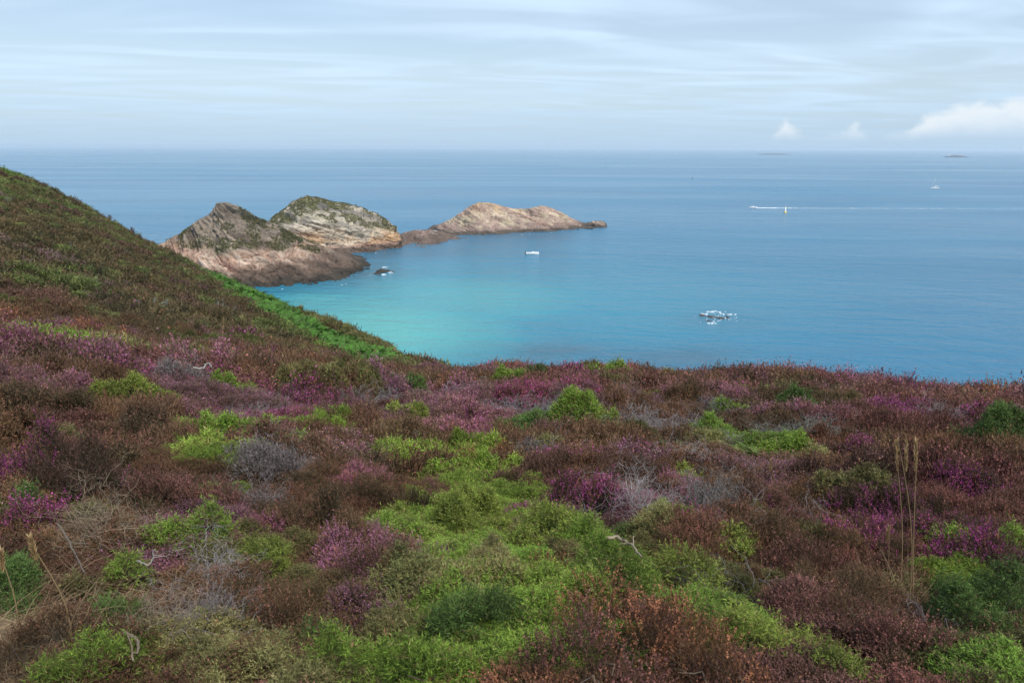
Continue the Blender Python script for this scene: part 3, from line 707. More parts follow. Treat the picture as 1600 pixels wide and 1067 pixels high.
GROUP = {'gorse': 'gorse bushes on the heath', 'heather': 'heather bushes on the heath', 'dead': 'dead grey shrubs on the heath', 'fern': 'bracken ferns on the heath', 'grass': 'tall grasses on the heath', 'stick': 'bare dead branches on the heath'}
seedn = [1000]
def plant(kind, pal, px, py, rx, ry, h, label):
    seedn[0] += 1; rng = np.random.default_rng(seedn[0])
    x, y, d, dist, a, b = place(px, py, rx, ry, h)
    if kind == 'heather': h = h*0.8; x, y, d, dist, a, b = place(px, py, rx, ry, h)
    if kind in ('gorse', 'heather') and h > 1.4*a: h = max(1.4*a, 0.16); x, y, d, dist, a, b = place(px, py, rx, ry, h)
    s = dist*MPP
    rz = -math.atan2(x, y)
    gf = local_ground(x, y, rz)
    if kind in ('gorse', 'heather'):
        o = root_at('gorse_bush' if kind == 'gorse' else 'heather_bush', x, y, rz)
        for nm, (V, F, c) in bush(pal, a, b, h, s, rng, gf).items():
            link(nm, mesh_data(nm, V, F, M_WOOD if nm == 'woody_stem' else M_PLANT, col=c), o)['kind'] = 'stuff'
        FOOT.append((x, y, a, b, rz, 0.86))
    elif kind == 'dead':
        o = root_at('dead_shrub', x, y, rz)
        col = {'silver': (0.30, 0.27, 0.265), 'grey': (0.20, 0.172, 0.170), 'ashen': (0.19, 0.178, 0.165), 'tan': (0.26, 0.20, 0.14)}[pal]
        if pal in ('grey', 'ashen'):
            for nm, (V, F, c) in bush('ash', a, b, h*0.85, s, rng, gf, dens=0.6).items():
                if nm == 'foliage': link('dry_shoots', mesh_data(nm, V, F, M_WOOD, col=c*(1.0 if pal == 'grey' else np.array([0.85, 0.92, 0.9]))), o)['kind'] = 'stuff'
        n2 = int(np.clip(a*b*(900 if pal in ('silver', 'tan') else 160), 60, 300)); V, F, c = twigs(n2, (a*0.8, b*0.8), h, max(0.0019, 0.22*s), rng, 0.5, 3, col, kids=4, up=1.0, var=0.3); V[:, 2] += gf(V[:, 0], V[:, 1])
        link('twig', mesh_data('twig', V, F, M_WOOD, col=c), o)['kind'] = 'stuff'
        n = int(np.clip(a*b*40, 4, 7)); V, F, c = twigs(n, (a*0.6, b*0.6), h*0.7, max(0.0038, 0.34*s), rng, 0.32, 2, col, kids=2, up=0.9); V[:, 2] += gf(V[:, 0], V[:, 1]); link('branch', mesh_data('branch', V, F, M_WOOD, col=c), o)['kind'] = 'stuff'
        FOOT.append((x, y, a, b, rz, 0.75))
    elif kind == 'fern':
        o = root_at('bracken_fern', x, y, rz); 
        for q in range(8):
            V, F, c = fern(1, h*1.05, rng, s); link('frond', mesh_data('frond', V, F, M_PLANT, col=c*np.array([1.0, 0.8, 1.0])), o)
        FOOT.append((x, y, a, b, rz, 0.6))
    tag(o, label, {'gorse': 'gorse', 'heather': 'heather', 'dead': 'dead shrub', 'fern': 'fern'}[kind], GROUP[kind])
    return o

PLANTS = [
    # the bright gorse mass at the bottom centre
    ('gorse', 'lime', 735, 800, 62, 46, 0.72, 'yellow-green gorse knob standing highest at the bottom centre'),
    ('gorse', 'lime', 608, 812, 40, 34, 0.61, 'small yellow-green gorse tuft left of the highest gorse knob'),
    ('gorse', 'gorse', 700, 862, 62, 44, 0.61, 'mid green gorse mound directly below the highest gorse knob'),
    ('gorse', 'lime', 852, 826, 74, 44, 0.66, 'bright gorse mound right of the highest gorse knob'),
    ('gorse', 'gorse', 930, 850, 62, 42, 0.63, 'gorse mound beside the bent dead stick, below purple heather'),
    ('gorse', 'gorse', 800, 900, 100, 56, 0.55, 'broad green gorse in the middle of the bottom gorse mass'),
    ('gorse', 'gorse', 960, 905, 80, 46, 0.58, 'green gorse sloping right from the bottom gorse mass'),
    ('heather', 'rust', 855, 905, 46, 30, .52, 'rusty heather sprigs growing up through the middle of the gorse mass'),
    ('gorse', 'deep', 745, 965, 90, 46, 0.48, 'darker gorse with heather sprigs below the bottom gorse mass'),
    ('gorse', 'gorse', 880, 960, 70, 40, 0.48, 'gorse touching the upper edge of the orange-tipped heather'),
    ('gorse', 'lime', 1070, 912, 66, 36, 0.55, 'gorse hump between brown heather and the bottom gorse mass'),
    ('gorse', 'lime', 1195, 985, 74, 56, 0.61, 'light green gorse hump at the right end of the gorse mass'),
    ('gorse', 'gorse', 1120, 955, 50, 28, 0.45, 'low gorse beside the light green hump at lower right'),
    ('gorse', 'faded', 625, 985, 76, 46, 0.50, 'yellowish faded gorse at lower left of the gorse mass'),
    ('gorse', 'gorse', 560, 1035, 84, 40, 0.48, 'green gorse at the bottom edge, left of centre'),
    ('gorse', 'gorse', 680, 1040, 70, 36, 0.45, 'green gorse at the bottom edge, below the faded gorse'),
    ('gorse', 'lime', 1330, 1050, 60, 26, 0.45, 'gorse at the bottom edge, right of the orange heather'),
    ('gorse', 'lime', 1150, 860, 36, 34, 0.50, 'small bright gorse below the vivid purple heather spray'),
    ('gorse', 'faded', 1020, 822, 40, 40, 0.55, 'olive gorse clump with a shaded hollow under purple heather'),
    ('gorse', 'deep', 985, 838, 26, 34, 0.50, 'narrow dark green gorse between stick and olive clump'),
    # bottom left
    ('gorse', 'gorse', 300, 825, 62, 40, .44, 'green gorse above the silver twig tangle at lower left'),
    ('gorse', 'gorse', 195, 902, 38, 28, .34, 'green gorse clump beside the curling white stick'),
    ('gorse', 'deep', 188, 958, 40, 34, .32, 'dark green gorse clump above the dry straw patch'),
    ('gorse', 'faded', 138, 915, 30, 26, .30, 'round olive gorse left of the curling white stick'),
    ('gorse', 'lime', 410, 878, 50, 40, .40, 'pale green gorse right of the silver twig tangle'),
    ('gorse', 'gorse', 130, 1042, 64, 30, .32, 'bright gorse at the bottom edge beside dry straw'),
    ('gorse', 'deep', 470, 1000, 50, 40, .36, 'dark gorse at the bottom, left of the faded gorse'),
    ('gorse', 'deep', 25, 785, 36, 26, .40, 'dark green gorse at the left edge below purple heather'),
    ('gorse', 'deep', 22, 905, 34, 42, .40, 'dark gorse at the left edge beside the brown reed'),
    ('gorse', 'gorse', 205, 698, 34, 20, .46, 'round green gorse right of deep purple heather, left side'),
    ('gorse', 'faded', 80, 692, 50, 16, .40, 'low pale gorse strip above deep purple heather, left side'),
    ('gorse', 'faded', 140, 805, 36, 24, .40, 'greyish gorse with bare twigs under the deep purple heather'),
    # right side
    ('gorse', 'deep', 1560, 682, 62, 34, .60, 'large dark gorse at the right edge, mid slope'),
    ('gorse', 'gorse', 1540, 828, 60, 28, .46, 'green gorse at the right edge between two purple heathers'),
    ('gorse', 'deep', 1545, 945, 66, 60, .44, 'leafy dark green gorse at the lower right edge'),
    ('gorse', 'deep', 1480, 920, 40, 26, .36, 'dark green gorse left of the lower right edge gorse'),
    ('gorse', 'faded', 1400, 925, 34, 30, .36, 'olive gorse at the foot of the tall grass stalks'),
    ('gorse', 'faded', 1345, 765, 56, 18, .40, 'flat olive gorse ridge left of the tall grass stalks'),
    ('gorse', 'lime', 1085, 745, 30, 26, .46, 'yellowish gorse behind the ashen shrub at right of centre'),
    ('gorse', 'olive', 1020, 712, 32, 22, .46, 'olive gorse beside the pale twig tuft, right of centre'),
    ('gorse', 'gorse', 1225, 695, 40, 22, .46, 'green gorse beside the bracken fern at right'),
    # along the middle and the cliff edge
    ('gorse', 'gorse', 950, 580, 42, 11, .62, 'green gorse breaking the cliff edge at the centre'),
    ('gorse', 'gorse', 790, 590, 34, 11, .60, 'green gorse at the cliff edge under the turquoise water'),
    ('gorse', 'deep', 640, 606, 38, 15, .60, 'dark green gorse on the upper slope left of centre'),
    ('gorse', 'faded', 490, 592, 60, 16, .62, 'yellow-olive gorse at the foot of the far hillside'),
    ('gorse', 'lime', 222, 622, 62, 13, .50, 'flat yellow-green gorse patch on the left upper slope'),
    ('gorse', 'gorse', 365, 602, 36, 15, .55, 'green gorse right of the grey shrub on the left slope'),
    ('gorse', 'deep', 60, 602, 20, 13, .50, 'small dark green gorse high on the left slope'),
    ('gorse', 'gorse', 910, 636, 52, 14, .55, 'long green gorse lying across the centre slope'),
    ('gorse', 'gorse', 570, 572, 26, 9, .55, 'green gorse where the bracken slope meets the heath'),
    ('gorse', 'deep', 1247, 624, 34, 10, .55, 'dark green gorse near the cliff edge, right of centre'),
    ('gorse', 'gorse', 1135, 632, 30, 10, .50, 'small gorse near the cliff edge between brown heathers'),
    ('gorse', 'lime', 640, 650, 36, 14, .45, 'yellowish gorse amid pink heather left of centre'),
    ('gorse', 'gorse', 575, 645, 22, 9, .40, 'tiny green gorse beside pink heather left of centre'),
    ('gorse', 'olive', 990, 685, 36, 22, .55, 'rounded brownish olive gorse right of the purple slope'),
    # purple and pink heather
    ('heather', 'violet', 118, 732, 92, 44, .52, 'deep purple heather bank at left'),
    ('heather', 'purple', 60, 810, 46, 34, .44, 'dusky purple heather under the deep purple bank'),
    ('heather', 'purple', 920, 772, 70, 42, .48, 'purple heather bank left of the grey twig cone'),
    ('heather', 'purple', 1085, 812, 46, 32, .44, 'vivid magenta heather spray right of the olive gorse'),
    ('heather', 'purple', 1195, 815, 34, 24, .42, 'purple heather tuft right of the vivid magenta spray'),
    ('heather', 'purple', 1345, 715, 62, 34, .46, 'purple heather left of the tall grass stalks'),
    ('heather', 'violet', 1540, 768, 70, 30, .48, 'purple heather bank at the right edge with rusty crest'),
    ('heather', 'violet', 1540, 880, 66, 30, .40, 'dark purple heather at the right edge, lower bank'),
    ('heather', 'purple', 1335, 835, 46, 40, .42, 'scattered purple heather below the olive gorse ridge'),
    ('heather', 'purple', 1500, 655, 50, 18, .45, 'purple heather behind the pale twig shrub at far right'),
    ('heather', 'purple', 520, 632, 60, 18, .50, 'bright pink-purple heather on the left centre slope'),
    ('heather', 'purple', 710, 672, 66, 22, .48, 'purple heather above the rusty heather at the centre'),
    ('heather', 'mauve', 700, 582, 60, 11, .50, 'pink heather at the cliff edge below the cove'),
    ('heather', 'purple', 425, 556, 34, 9, .50, 'small magenta heather at the foot of the hillside'),
    ('heather', 'purple', 275, 555, 40, 10, .50, 'purple heather just above the grey shrub at left'),
    ('heather', 'mauve', 40, 575, 56, 16, .52, 'pink-purple heather at the left edge, upper slope'),
    ('heather', 'mauve', 1290, 612, 40, 10, .48, 'purple-tinged heather at the cliff edge, right half'),
    # rust and brown heather
    ('heather', 'rust', 1000, 985, 120, 36, .50, 'orange-tipped withered heather at the bottom centre'),
    ('heather', 'maroon', 930, 1035, 110, 34, .42, 'brown-red heather along the bottom edge, right of centre'),
    ('heather', 'rust', 1130, 1030, 100, 34, .42, 'rusty heather at the bottom edge under the light green hump'),
    ('heather', 'brown', 595, 878, 84, 54, .56, 'big brown heather left of the gorse mass'),
    ('heather', 'dark', 650, 778, 56, 34, .50, 'dark heather behind the gorse mass, left of its highest knob'),
    ('heather', 'dark', 500, 800, 80, 44, .48, 'dull brown heather between lilac twigs and gorse tuft'),
    ('heather', 'maroon', 300, 765, 76, 34, .48, 'brick red heather right of the deep purple bank'),
    ('heather', 'rust', 780, 725, 80, 26, .48, 'orange rusty heather band at the centre'),
    ('heather', 'maroon', 1210, 795, 60, 28, .52, 'rounded maroon heather beside the ashen shrub'),
    ('heather', 'maroon', 1440, 1000, 70, 50, .50, 'maroon heather at lower right, below the tall stalks'),
    ('heather', 'brown', 1330, 960, 70, 46, .46, 'brown heather in the hollow at lower right'),
    ('heather', 'maroon', 1260, 870, 70, 34, .44, 'reddish heather between the small gorse and purple flowers'),
    ('heather', 'brown', 430, 970, 56, 40, .40, 'brown heather below the pale green gorse at lower left'),
    ('heather', 'brown', 130, 585, 90, 24, .55, 'large brown heather on the left upper slope'),
    ('heather', 'dark', 70, 640, 80, 22, .55, 'dark brown heather left of the yellow-green patch'),
    ('heather', 'brown', 870, 605, 50, 14, .55, 'brown heather hump below the cliff edge at the centre'),
    ('heather', 'dark', 780, 608, 46, 14, .55, 'dark heather beneath the cliff edge gorse'),
    ('heather', 'brown', 1080, 610, 70, 12, .50, 'brown heather at the cliff edge right of centre'),
    ('heather', 'dark', 1510, 620, 34, 10, .50, 'dark round heather at the cliff edge near the right edge'),
    # dead shrubs
    ('dead', 'silver', 345, 880, 30, 46, .36, 'bright silver twig tangle at lower left'),
    ('dead', 'grey', 430, 715, 66, 34, .30, 'lilac grey dead heather between red and brown heather'),
    ('dead', 'grey', 400, 775, 46, 26, .28, 'grey dead heather below the lilac grey patch'),
    ('dead', 'grey', 835, 712, 56, 22, .42, 'grey dead heather in the rusty band at the centre'),
    ('dead', 'silver', 997, 760, 26, 40, .52, 'upright grey twig cone beside purple heather'),
    ('dead', 'silver', 1075, 710, 22, 14, .44, 'pale twig tuft right of the olive gorse'),
    ('dead', 'ashen', 1140, 762, 60, 22, .44, 'wide ashen shrub right of centre'),
    ('dead', 'silver', 1465, 652, 34, 18, .50, 'pale twig shrub high on the right slope'),
    ('dead', 'grey', 295, 585, 52, 22, .55, 'grey dead shrub on the left upper slope'),
    ('dead', 'tan', 160, 800, 46, 28, .40, 'tan twig tangle below deep purple heather'),
    ('dead', 'tan', 255, 950, 40, 42, .34, 'brown woody tangle below the curling white stick'),
    ('dead', 'silver', 1000, 662, 34, 13, .46, 'pale bare twigs behind the rounded olive gorse'),
    ('dead', 'grey', 340, 960, 44, 34, .30, 'grey woody tangle under the silver twigs'),
    ('fern', 'bracken', 1190, 700, 24, 22, .42, 'bright bracken fern on the right slope'),
    ('fern', 'bracken', 1295, 775, 14, 16, .28, 'small fern left of the olive gorse ridge'),
]
PORDER = PLANTS
for q in PORDER: plant(*q)

def stick(pts, r, col, label, lift=0.3, name='dead_branch'):
    """bent bare branch through picture points, lying on the plants"""
    P = []
    for (px, py) in pts: 
        x, y, d = ground_hit(px, py, lift); P.append((x, y, float(pix_at(px, py, d)[2])))
    P = np.array(P); t = np.linspace(0, len(P)-1, 4*len(P)); Q = np.stack([np.interp(t, np.arange(len(P)), P[:, i]) for i in range(3)], -1)
    k = np.array([.25, .5, .25]); Qs = Q.copy(); Qs[1:-1] = Q[:-2]*.25+Q[1:-1]*.5+Q[2:]*.25
    rng = np.random.default_rng(len(pts)*7+int(pts[0][0])); Qs += rng.normal(size=Qs.shape)*r*0.3
    r = r*0.62; col = tuple(0.66*q for q in col)
    o = link(name, None, loc=tuple(map(float, P[0]))); tag(o, label, 'branch', GROUP['stick'])
    V, F = tubes((Qs-P[0])[None], np.linspace(r, r*0.5, len(Qs))[None], 6); link('wood', mesh_data('wood', V, F, M_WOOD, col=np.tile(np.array([col]), (len(V), 1))*(0.85+0.3*rng.random((len(V), 1)))), o)
    m = 3; ii = rng.integers(3, len(Qs)-1, m); st = (Qs-P[0])[ii]; dv = unit(rng.normal(size=(m, 3))+np.array([0, 0, .6])); pl = wander(st, dv, np.full(m, 0.03)+0.06*rng.random(m), 5, 0.3, rng)
    V, F = tubes(pl, np.repeat(np.linspace(r*.5, r*.25, 5)[None], m, 0), 4); link('twig', mesh_data('twig', V, F, M_WOOD, col=np.tile(np.array([col]), (len(V), 1))), o)['kind'] = 'stuff'
stick([(950, 838), (966, 838), (985, 850), (1003, 868)], 0.013, (0.36, 0.29, 0.20), 'bent tan stick at the right edge of the gorse mass', .46)
stick([(215, 877), (232, 882), (240, 872), (238, 858)], 0.008, (0.34, 0.30, 0.25), 'curling white stick above the green gorse at lower left', .36)
stick([(193, 988), (212, 996), (218, 1012), (205, 1028)], 0.014, (0.25, 0.19, 0.13), 'brown forked stick below the dark gorse at lower left', .2)
stick([(300, 575), (318, 576), (325, 566), (332, 574)], 0.030, (0.44, 0.40, 0.36), 'pale crooked branch on the grey shrub of the left slope', .75)
stick([(90, 818), (112, 850), (130, 895)], 0.008, (0.22, 0.17, 0.13), 'straight dark stick leaning in the dusky heather', .42)

def stalk(px0, py0, px1, py1, label, head=True, heavy=1.0):
    """one tall grass stalk: foot pixel, tip pixel"""
    seedn[0] += 1; rng = np.random.default_rng(seedn[0])
    x, y, d = ground_hit(px0, py0, 0.25); dist = math.hypot(d, 2.5)
    tip = pix_at(px1, py1, d*1.0); g = float(ground(x, y)); foot = np.array([x, y, g])
    T = np.array(tip)-foot; k = 8; t = np.linspace(0, 1, k)[:, None]
    P = foot*0+T*t; P[:, :2] += np.array([0.035, 0.02])*np.sin(t*3.14+0.3)*rng.normal()+np.array([0.02, 0.01])*t**3*rng.normal()
    o = link('grass_stalk', None, loc=tuple(map(float, foot))); tag(o, label, 'grass', GROUP['grass'])
    V, F = tubes(P[None], np.linspace(0.0030, 0.0016, k)[None]*heavy*max(1, dist/6), 4); link('stem', mesh_data('stem', V, F, M_PLANT, col=np.tile([[0.30, 0.21, 0.11]], (len(V), 1))), o)
    if head:
        L = np.linalg.norm(T); m = 90; u = unit(T[None])[0]; bt = 1-0.16*rng.random(m); base = T*bt[:, None]
        hd = leaf_tris(base, np.tile(u, (m, 1)), np.full(m, 0.02), 2, 0, 1, 0.022*heavy, 0.006*heavy, 0.45, (0.34, 0.22, 0.10), (0.44, 0.31, 0.16), 0.15, rng)
        link('seed_head', mesh_data('seed_head', *hd[:2], M_PLANT, col=hd[2]), o)['kind'] = 'stuff'
    V, F, c = blades(9, 0.03, 0.42, rng, 0.008, 'straw', 0.8); link('blade', mesh_data('blade', V, F, M_PLANT, col=c), o)['kind'] = 'stuff'
stalk(1408, 900, 1402, 690, 'leftmost of the three tall grass stalks with seed heads')
stalk(1424, 905, 1416, 690, 'middle of the three tall grass stalks with seed heads')
stalk(1436, 895, 1431, 692, 'rightmost of the three tall grass stalks with seed heads', heavy=1.1)
stalk(1374, 890, 1388, 828, 'short grass stalk with drooping head left of the tall stalks')
stalk(1208, 770, 1204, 722, 'thin pale grass stalk beside the bracken fern')
stalk(93, 950, 49, 848, 'brown reed with a thick seed head leaning left', heavy=1.35)
stalk(4, 950, 2, 870, 'brown reed at the left edge beside dark gorse', heavy=1.35)

# ------------------------------------------------------------------ the cover between the single plants
def proto(name, pal, s, var, a=0.36, h=0.32):
    rng = np.random.default_rng(sum(ord(ch)*(i+3) for i, ch in enumerate(pal))+int(s*1e5)*7+var*31)
    if pal == 'straw': V, F, c = blades(int(240*min(1, 0.01/s)+60), a, 0.34, rng, s, 'straw', 1.6)
    elif pal == 'grey': V, F, c = twigs(int(np.clip(0.26/s, 9, 40)), (a*0.9, a*0.9), h, max(0.003, 0.33*s), rng, 0.4, 3, (0.25, 0.22, 0.215), kids=3)
    elif pal == 'bracken': V, F, c = fern(8, 0.62, rng, s)
    else: V, F, c = cat_tris(list(bush(pal, a*(0.9+0.25*rng.random()), a*(0.8+0.3*rng.random()), h, s, rng).values()))
    return bpy.data.objects.new(name, mesh_data(name, V, F, M_PLANT_I, col=c))

def cover_nodes(name, coll):
    g = bpy.data.node_groups.new(name, 'GeometryNodeTree')
    g.interface.new_socket('Geometry', in_out='INPUT', socket_type='NodeSocketGeometry'); g.interface.new_socket('Geometry', in_out='OUTPUT', socket_type='NodeSocketGeometry')
    N, L = g.nodes, g.links
    i = N.new('NodeGroupInput'); o = N.new('NodeGroupOutput'); ip = N.new('GeometryNodeInstanceOnPoints'); ci = N.new('GeometryNodeCollectionInfo')
    ci.inputs['Collection'].default_value = coll; ci.inputs['Separate Children'].default_value = True; ci.inputs['Reset Children'].default_value = True
    def att(nm, typ):
        a = N.new('GeometryNodeInputNamedAttribute'); a.data_type = typ; a.inputs['Name'].default_value = nm; return a.outputs['Attribute']
    e = N.new('FunctionNodeEulerToRotation'); L.new(att('rot', 'FLOAT_VECTOR'), e.inputs[0])
    L.new(i.outputs[0], ip.inputs['Points']); L.new(ci.outputs[0], ip.inputs['Instance']); ip.inputs['Pick Instance'].default_value = True
    L.new(att('idx', 'INT'), ip.inputs['Instance Index']); L.new(e.outputs[0], ip.inputs['Rotation']); L.new(att('scl', 'FLOAT_VECTOR'), ip.inputs['Scale'])
    L.new(ip.outputs[0], o.inputs[0])
    return g
def scatter(name, P, rot, scl, idx, tint, protos, label):
    coll = bpy.data.collections.new(name+'_kinds')
    for p in protos: coll.objects.link(p)
    order = {p.name: i for i, p in enumerate(sorted(coll.objects, key=lambda q: q.name))}
    remap = np.array([order[p.name] for p in protos])
    me = bpy.data.meshes.new(name); me.vertices.add(len(P)); me.vertices.foreach_set('co', np.ascontiguousarray(P, np.float32).ravel())
    for nm, v in (('rot', rot), ('scl', scl)):
        a = me.attributes.new(nm, 'FLOAT_VECTOR', 'POINT'); a.data.foreach_set('vector', np.ascontiguousarray(v, np.float32).ravel())
    a = me.attributes.new('idx', 'INT', 'POINT'); a.data.foreach_set('value', np.ascontiguousarray(remap[idx], np.int32))
    a = me.attributes.new('tint', 'FLOAT_COLOR', 'POINT'); t4 = np.ones((len(P), 4), np.float32); t4[:, :3] = tint; a.data.foreach_set('color', t4.ravel())
    o = link(name, me); md = o.modifiers.new('cover', 'NODES'); md.node_group = cover_nodes(name, coll)
    return tag(o, label, kind='stuff')

def in_poly(px, py, poly):
    poly = np.array(poly, float); r = np.zeros(len(px), bool); n = len(poly); j = n-1
    for i in range(n):
        xi, yi = poly[i]; xj, yj = poly[j]
        c = ((yi > py) != (yj > py)) & (px < (xj-xi)*(py-yi)/(yj-yi+1e-9)+xi); r ^= c; j = i
    return r
BRACKEN = [(290, 398), (340, 417), (380, 441), (425, 465), (470, 492), (510, 514), (545, 528), (600, 550), (645, 566), (600, 570), (570, 567), (535, 559), (500, 542), (465, 525), (420, 498), (375, 473), (335, 446), (300, 418)]
GRASSY = [(372, 436), (470, 478), (545, 510), (620, 540), (680, 566), (650, 575), (590, 556), (545, 537), (470, 499), (380, 448)]
STRAW = [(-200, 925), (60, 935), (150, 940), (215, 985), (180, 1045), (90, 1050), (70, 1200), (-200, 1200)]

ZONES = [([(560, 1000), (640, 930), (680, 860), (570, 830), (600, 790), (690, 800), (720, 755), (760, 770), (800, 800), (880, 800), (930, 830), (1000, 870), (1100, 890), (1160, 930), (1240, 980), (1280, 1040), (1180, 1010), (1060, 950), (960, 950), (880, 1000), (760, 1040), (740, 1100), (440, 1100), (500, 1020)], ('gorse', 'lime', 'gorse', 'faded', 'gorse')),
         ([(760, 1040), (900, 990), (1100, 970), (1280, 1040), (1300, 1120), (740, 1120)], ('maroon', 'rust', 'brown')),
         ([(1250, 850), (1480, 860), (1500, 1120), (1300, 1120), (1240, 960)], ('maroon', 'brown', 'maroon', 'brown')),
         ([(340, 690), (570, 690), (640, 780), (560, 860), (440, 850), (340, 760)], ('brown', 'dark', 'mauve', 'brown')),
         ([(1500, 850), (1640, 850), (1640, 1120), (1500, 1120)], ('deep', 'gorse', 'olive')),
         ([(160, 850), (480, 850), (560, 920), (500, 1120), (-200, 1120), (-200, 1030), (160, 960)], ('olive', 'brown', 'faded', 'brown', 'gorse')),
         ([(-300, 640), (230, 640), (300, 730), (200, 790), (160, 960), (-300, 960)], ('brown', 'maroon', 'dark', 'brown')),
         ([(880, 820), (1000, 790), (1500, 800), (1500, 860), (1200, 900), (1000, 870)], ('maroon', 'brown', 'purple', 'brown', 'olive'))]
def lip_of(az): return np.interp(az, lip_az, lip_d)
def make_cover():
    rng = np.random.default_rng(77)
    zones = [(1.6, 7.0, 0.23, 0.0055), (7.0, 15.0, 0.29, 0.013), (15.0, 36.0, 0.40, 0.030), (36.0, 112.0, 0.52, 0.080)]
    P, Z = [], []
    for zi, (d0, d1, sp, s) in enumerate(zones):
        gx = np.arange(-d1*(0.98 if d1 < 16 else 0.72), d1*(0.98 if d1 < 16 else 0.72), sp); gy = np.arange(0.5, d1, sp)
        X, Y = np.meshgrid(gx, gy); X = (X+rng.uniform(-.5, .5, X.shape)*sp).ravel(); Y = (Y+rng.uniform(-.5, .5, Y.shape)*sp).ravel()
        d = np.hypot(X, Y); az = np.arctan2(X, Y); ok = (d >= d0) & (d < d1) & (np.abs(az) < math.radians(78 if d1 < 16 else 43)) & (d < lip_of(az)+5)
        P.append(np.stack([X[ok], Y[ok]], -1)); Z.append(np.full(ok.sum(), zi))
    gx, gy = np.meshgrid(np.arange(-45, 5, 0.36), np.arange(30, 90, 0.36)); gx = (gx+rng.uniform(-.18, .18, gx.shape)).ravel(); gy = (gy+rng.uniform(-.18, .18, gy.shape)).ravel()
    bx, by = project(np.column_stack([gx, gy, ground(gx, gy)])); ok = in_poly(bx+rng.normal(0, 5, len(bx)), by+rng.normal(0, 4, len(bx))+9*vnoise(gx*0.35, gy*0.35, seed=64), BRACKEN) & (np.hypot(gx, gy) < lip_of(np.arctan2(gx, gy))+2)
    P.append(np.stack([gx[ok], gy[ok]], -1)); Z.append(np.full(ok.sum(), 3)); nb = int(ok.sum())
    P = np.concatenate(P); Z = np.concatenate(Z); isb = np.zeros(len(P), bool); isb[len(P)-nb:] = True
    keep = np.ones(len(P), bool)
    for (x, y, a, b, rz, f) in FOOT:
        dx = P[:, 0]-x; dy = P[:, 1]-y; lx = dx*math.cos(-rz)-dy*math.sin(-rz); ly = dx*math.sin(-rz)+dy*math.cos(-rz)
        keep &= (lx/(a*f))**2+(ly/(b*f))**2 > 1
    P = P[keep]; Z = Z[keep]; isb = isb[keep]
    G = ground(P[:, 0], P[:, 1]); P3 = np.column_stack([P, G]); px, py = project(P3); d = np.hypot(P[:, 0], P[:, 1])
    # patches: every point takes the kind of the nearest of many random centres
    sx = np.arange(-80, 80, 1.0); sy = np.arange(0, 112, 1.0); SX, SY = np.meshgrid(sx, sy)
    SX = SX.ravel()+rng.uniform(-.5, .5, SX.size); SY = SY.ravel()+rng.uniform(-.5, .5, SY.size)
    names = ['brown', 'dark', 'maroon', 'mauve', 'purple', 'rust', 'olive', 'gorse', 'faded', 'grey', 'deep']
    wn = np.array([.20, .10, .18, .16, .15, .06, .06, .05, .03, .03, .01]); wf = np.array([.36, .24, .06, .03, .012, .0, .20, .02, .05, .02, .01])
    wn /= wn.sum(); wf /= wf.sum()
    sd = np.hypot(SX, SY); saz = np.arctan2(SX, SY); far = smooth(26, 34, sd)
    u = rng.random(len(SX)); kn = np.searchsorted(np.cumsum(wn), u*0.9999); kf = np.searchsorted(np.cumsum(wf), u*0.9999)
    sk = np.where(rng.random(len(SX)) < far, kf, kn)
    cx = np.floor(SX/3.6+0.5*vnoise(SX*.25, SY*.25, seed=55)).astype(int); cyy = np.floor(SY/2.4+0.5*vnoise(SX*.25, SY*.25, seed=56)).astype(int)
    _, first, inv = np.unique(cx*1000+cyy, return_index=True, return_inverse=True); sk = np.where(rng.random(len(SX)) < 0.55, sk[first][inv.ravel()], sk)
    st = (0.82+0.4*rng.random((len(SX), 1)))*(1+0.045*rng.normal(size=(len(SX), 3)))
    wx = P[:, 0]+0.45*vnoise(P[:, 0]*1.3, P[:, 1]*1.3, seed=70)+0.35*rng.normal(size=len(P))*0.6; wy = P[:, 1]+0.45*vnoise(P[:, 0]*1.3, P[:, 1]*1.3, seed=71)+0.35*rng.normal(size=len(P))*0.6
    ix = np.clip(np.floor(wx+80.5).astype(int), 0, len(sx)-1); iy = np.clip(np.floor(wy+0.5).astype(int), 0, len(sy)-1)
    best = np.full(len(P), 1e9); bi = np.zeros(len(P), int)
    for ax in (-1, 0, 1):
        for ay in (-1, 0, 1):
            q = np.clip(iy+ay, 0, len(sy)-1)*len(sx)+np.clip(ix+ax, 0, len(sx)-1); dd = (SX[q]-wx)**2+(SY[q]-wy)**2
            m = dd < best; best[m] = dd[m]; bi[m] = q[m]
    kind = np.array(names)[sk[bi]].astype(object); fq = smooth(26, 36, d)[:, None]; tint = (st[bi]*(1-0.5*fq)+0.5*fq)*(1+(0.12-0.06*fq)*rng.normal(size=(len(P), 1)))
    pz_x, pz_y = project(P3+np.array([0, 0, 0.2])); jx = pz_x+rng.normal(0, 7, len(P)); jy = pz_y+rng.normal(0, 5, len(P))
    cid = (np.floor(P[:, 0]/0.45+0.4*vnoise(P[:, 0]*2, P[:, 1]*2, seed=61))*7919+np.floor(P[:, 1]/0.45+0.4*vnoise(P[:, 0]*2, P[:, 1]*2, seed=62))*104729).astype(np.int64)
    for poly, kk in ZONES:
        m = in_poly(jx, jy, poly) & (d < 24); hsh = _hash(cid[m], cid[m]*0, cid[m]*0, 7); kind[m] = np.array(kk, object)[np.minimum((hsh*len(kk)).astype(int), len(kk)-1)]
    br = isb | (in_poly(px, py, BRACKEN) & (d > 36)); kind[br] = 'bracken'
    gr = in_poly(px, py, GRASSY) & (d > 34) & ~br; kind[gr] = np.where(rng.random(gr.sum()) < 0.3, 'faded', np.where(rng.random(gr.sum()) < 0.4, 'brown', 'olive'))
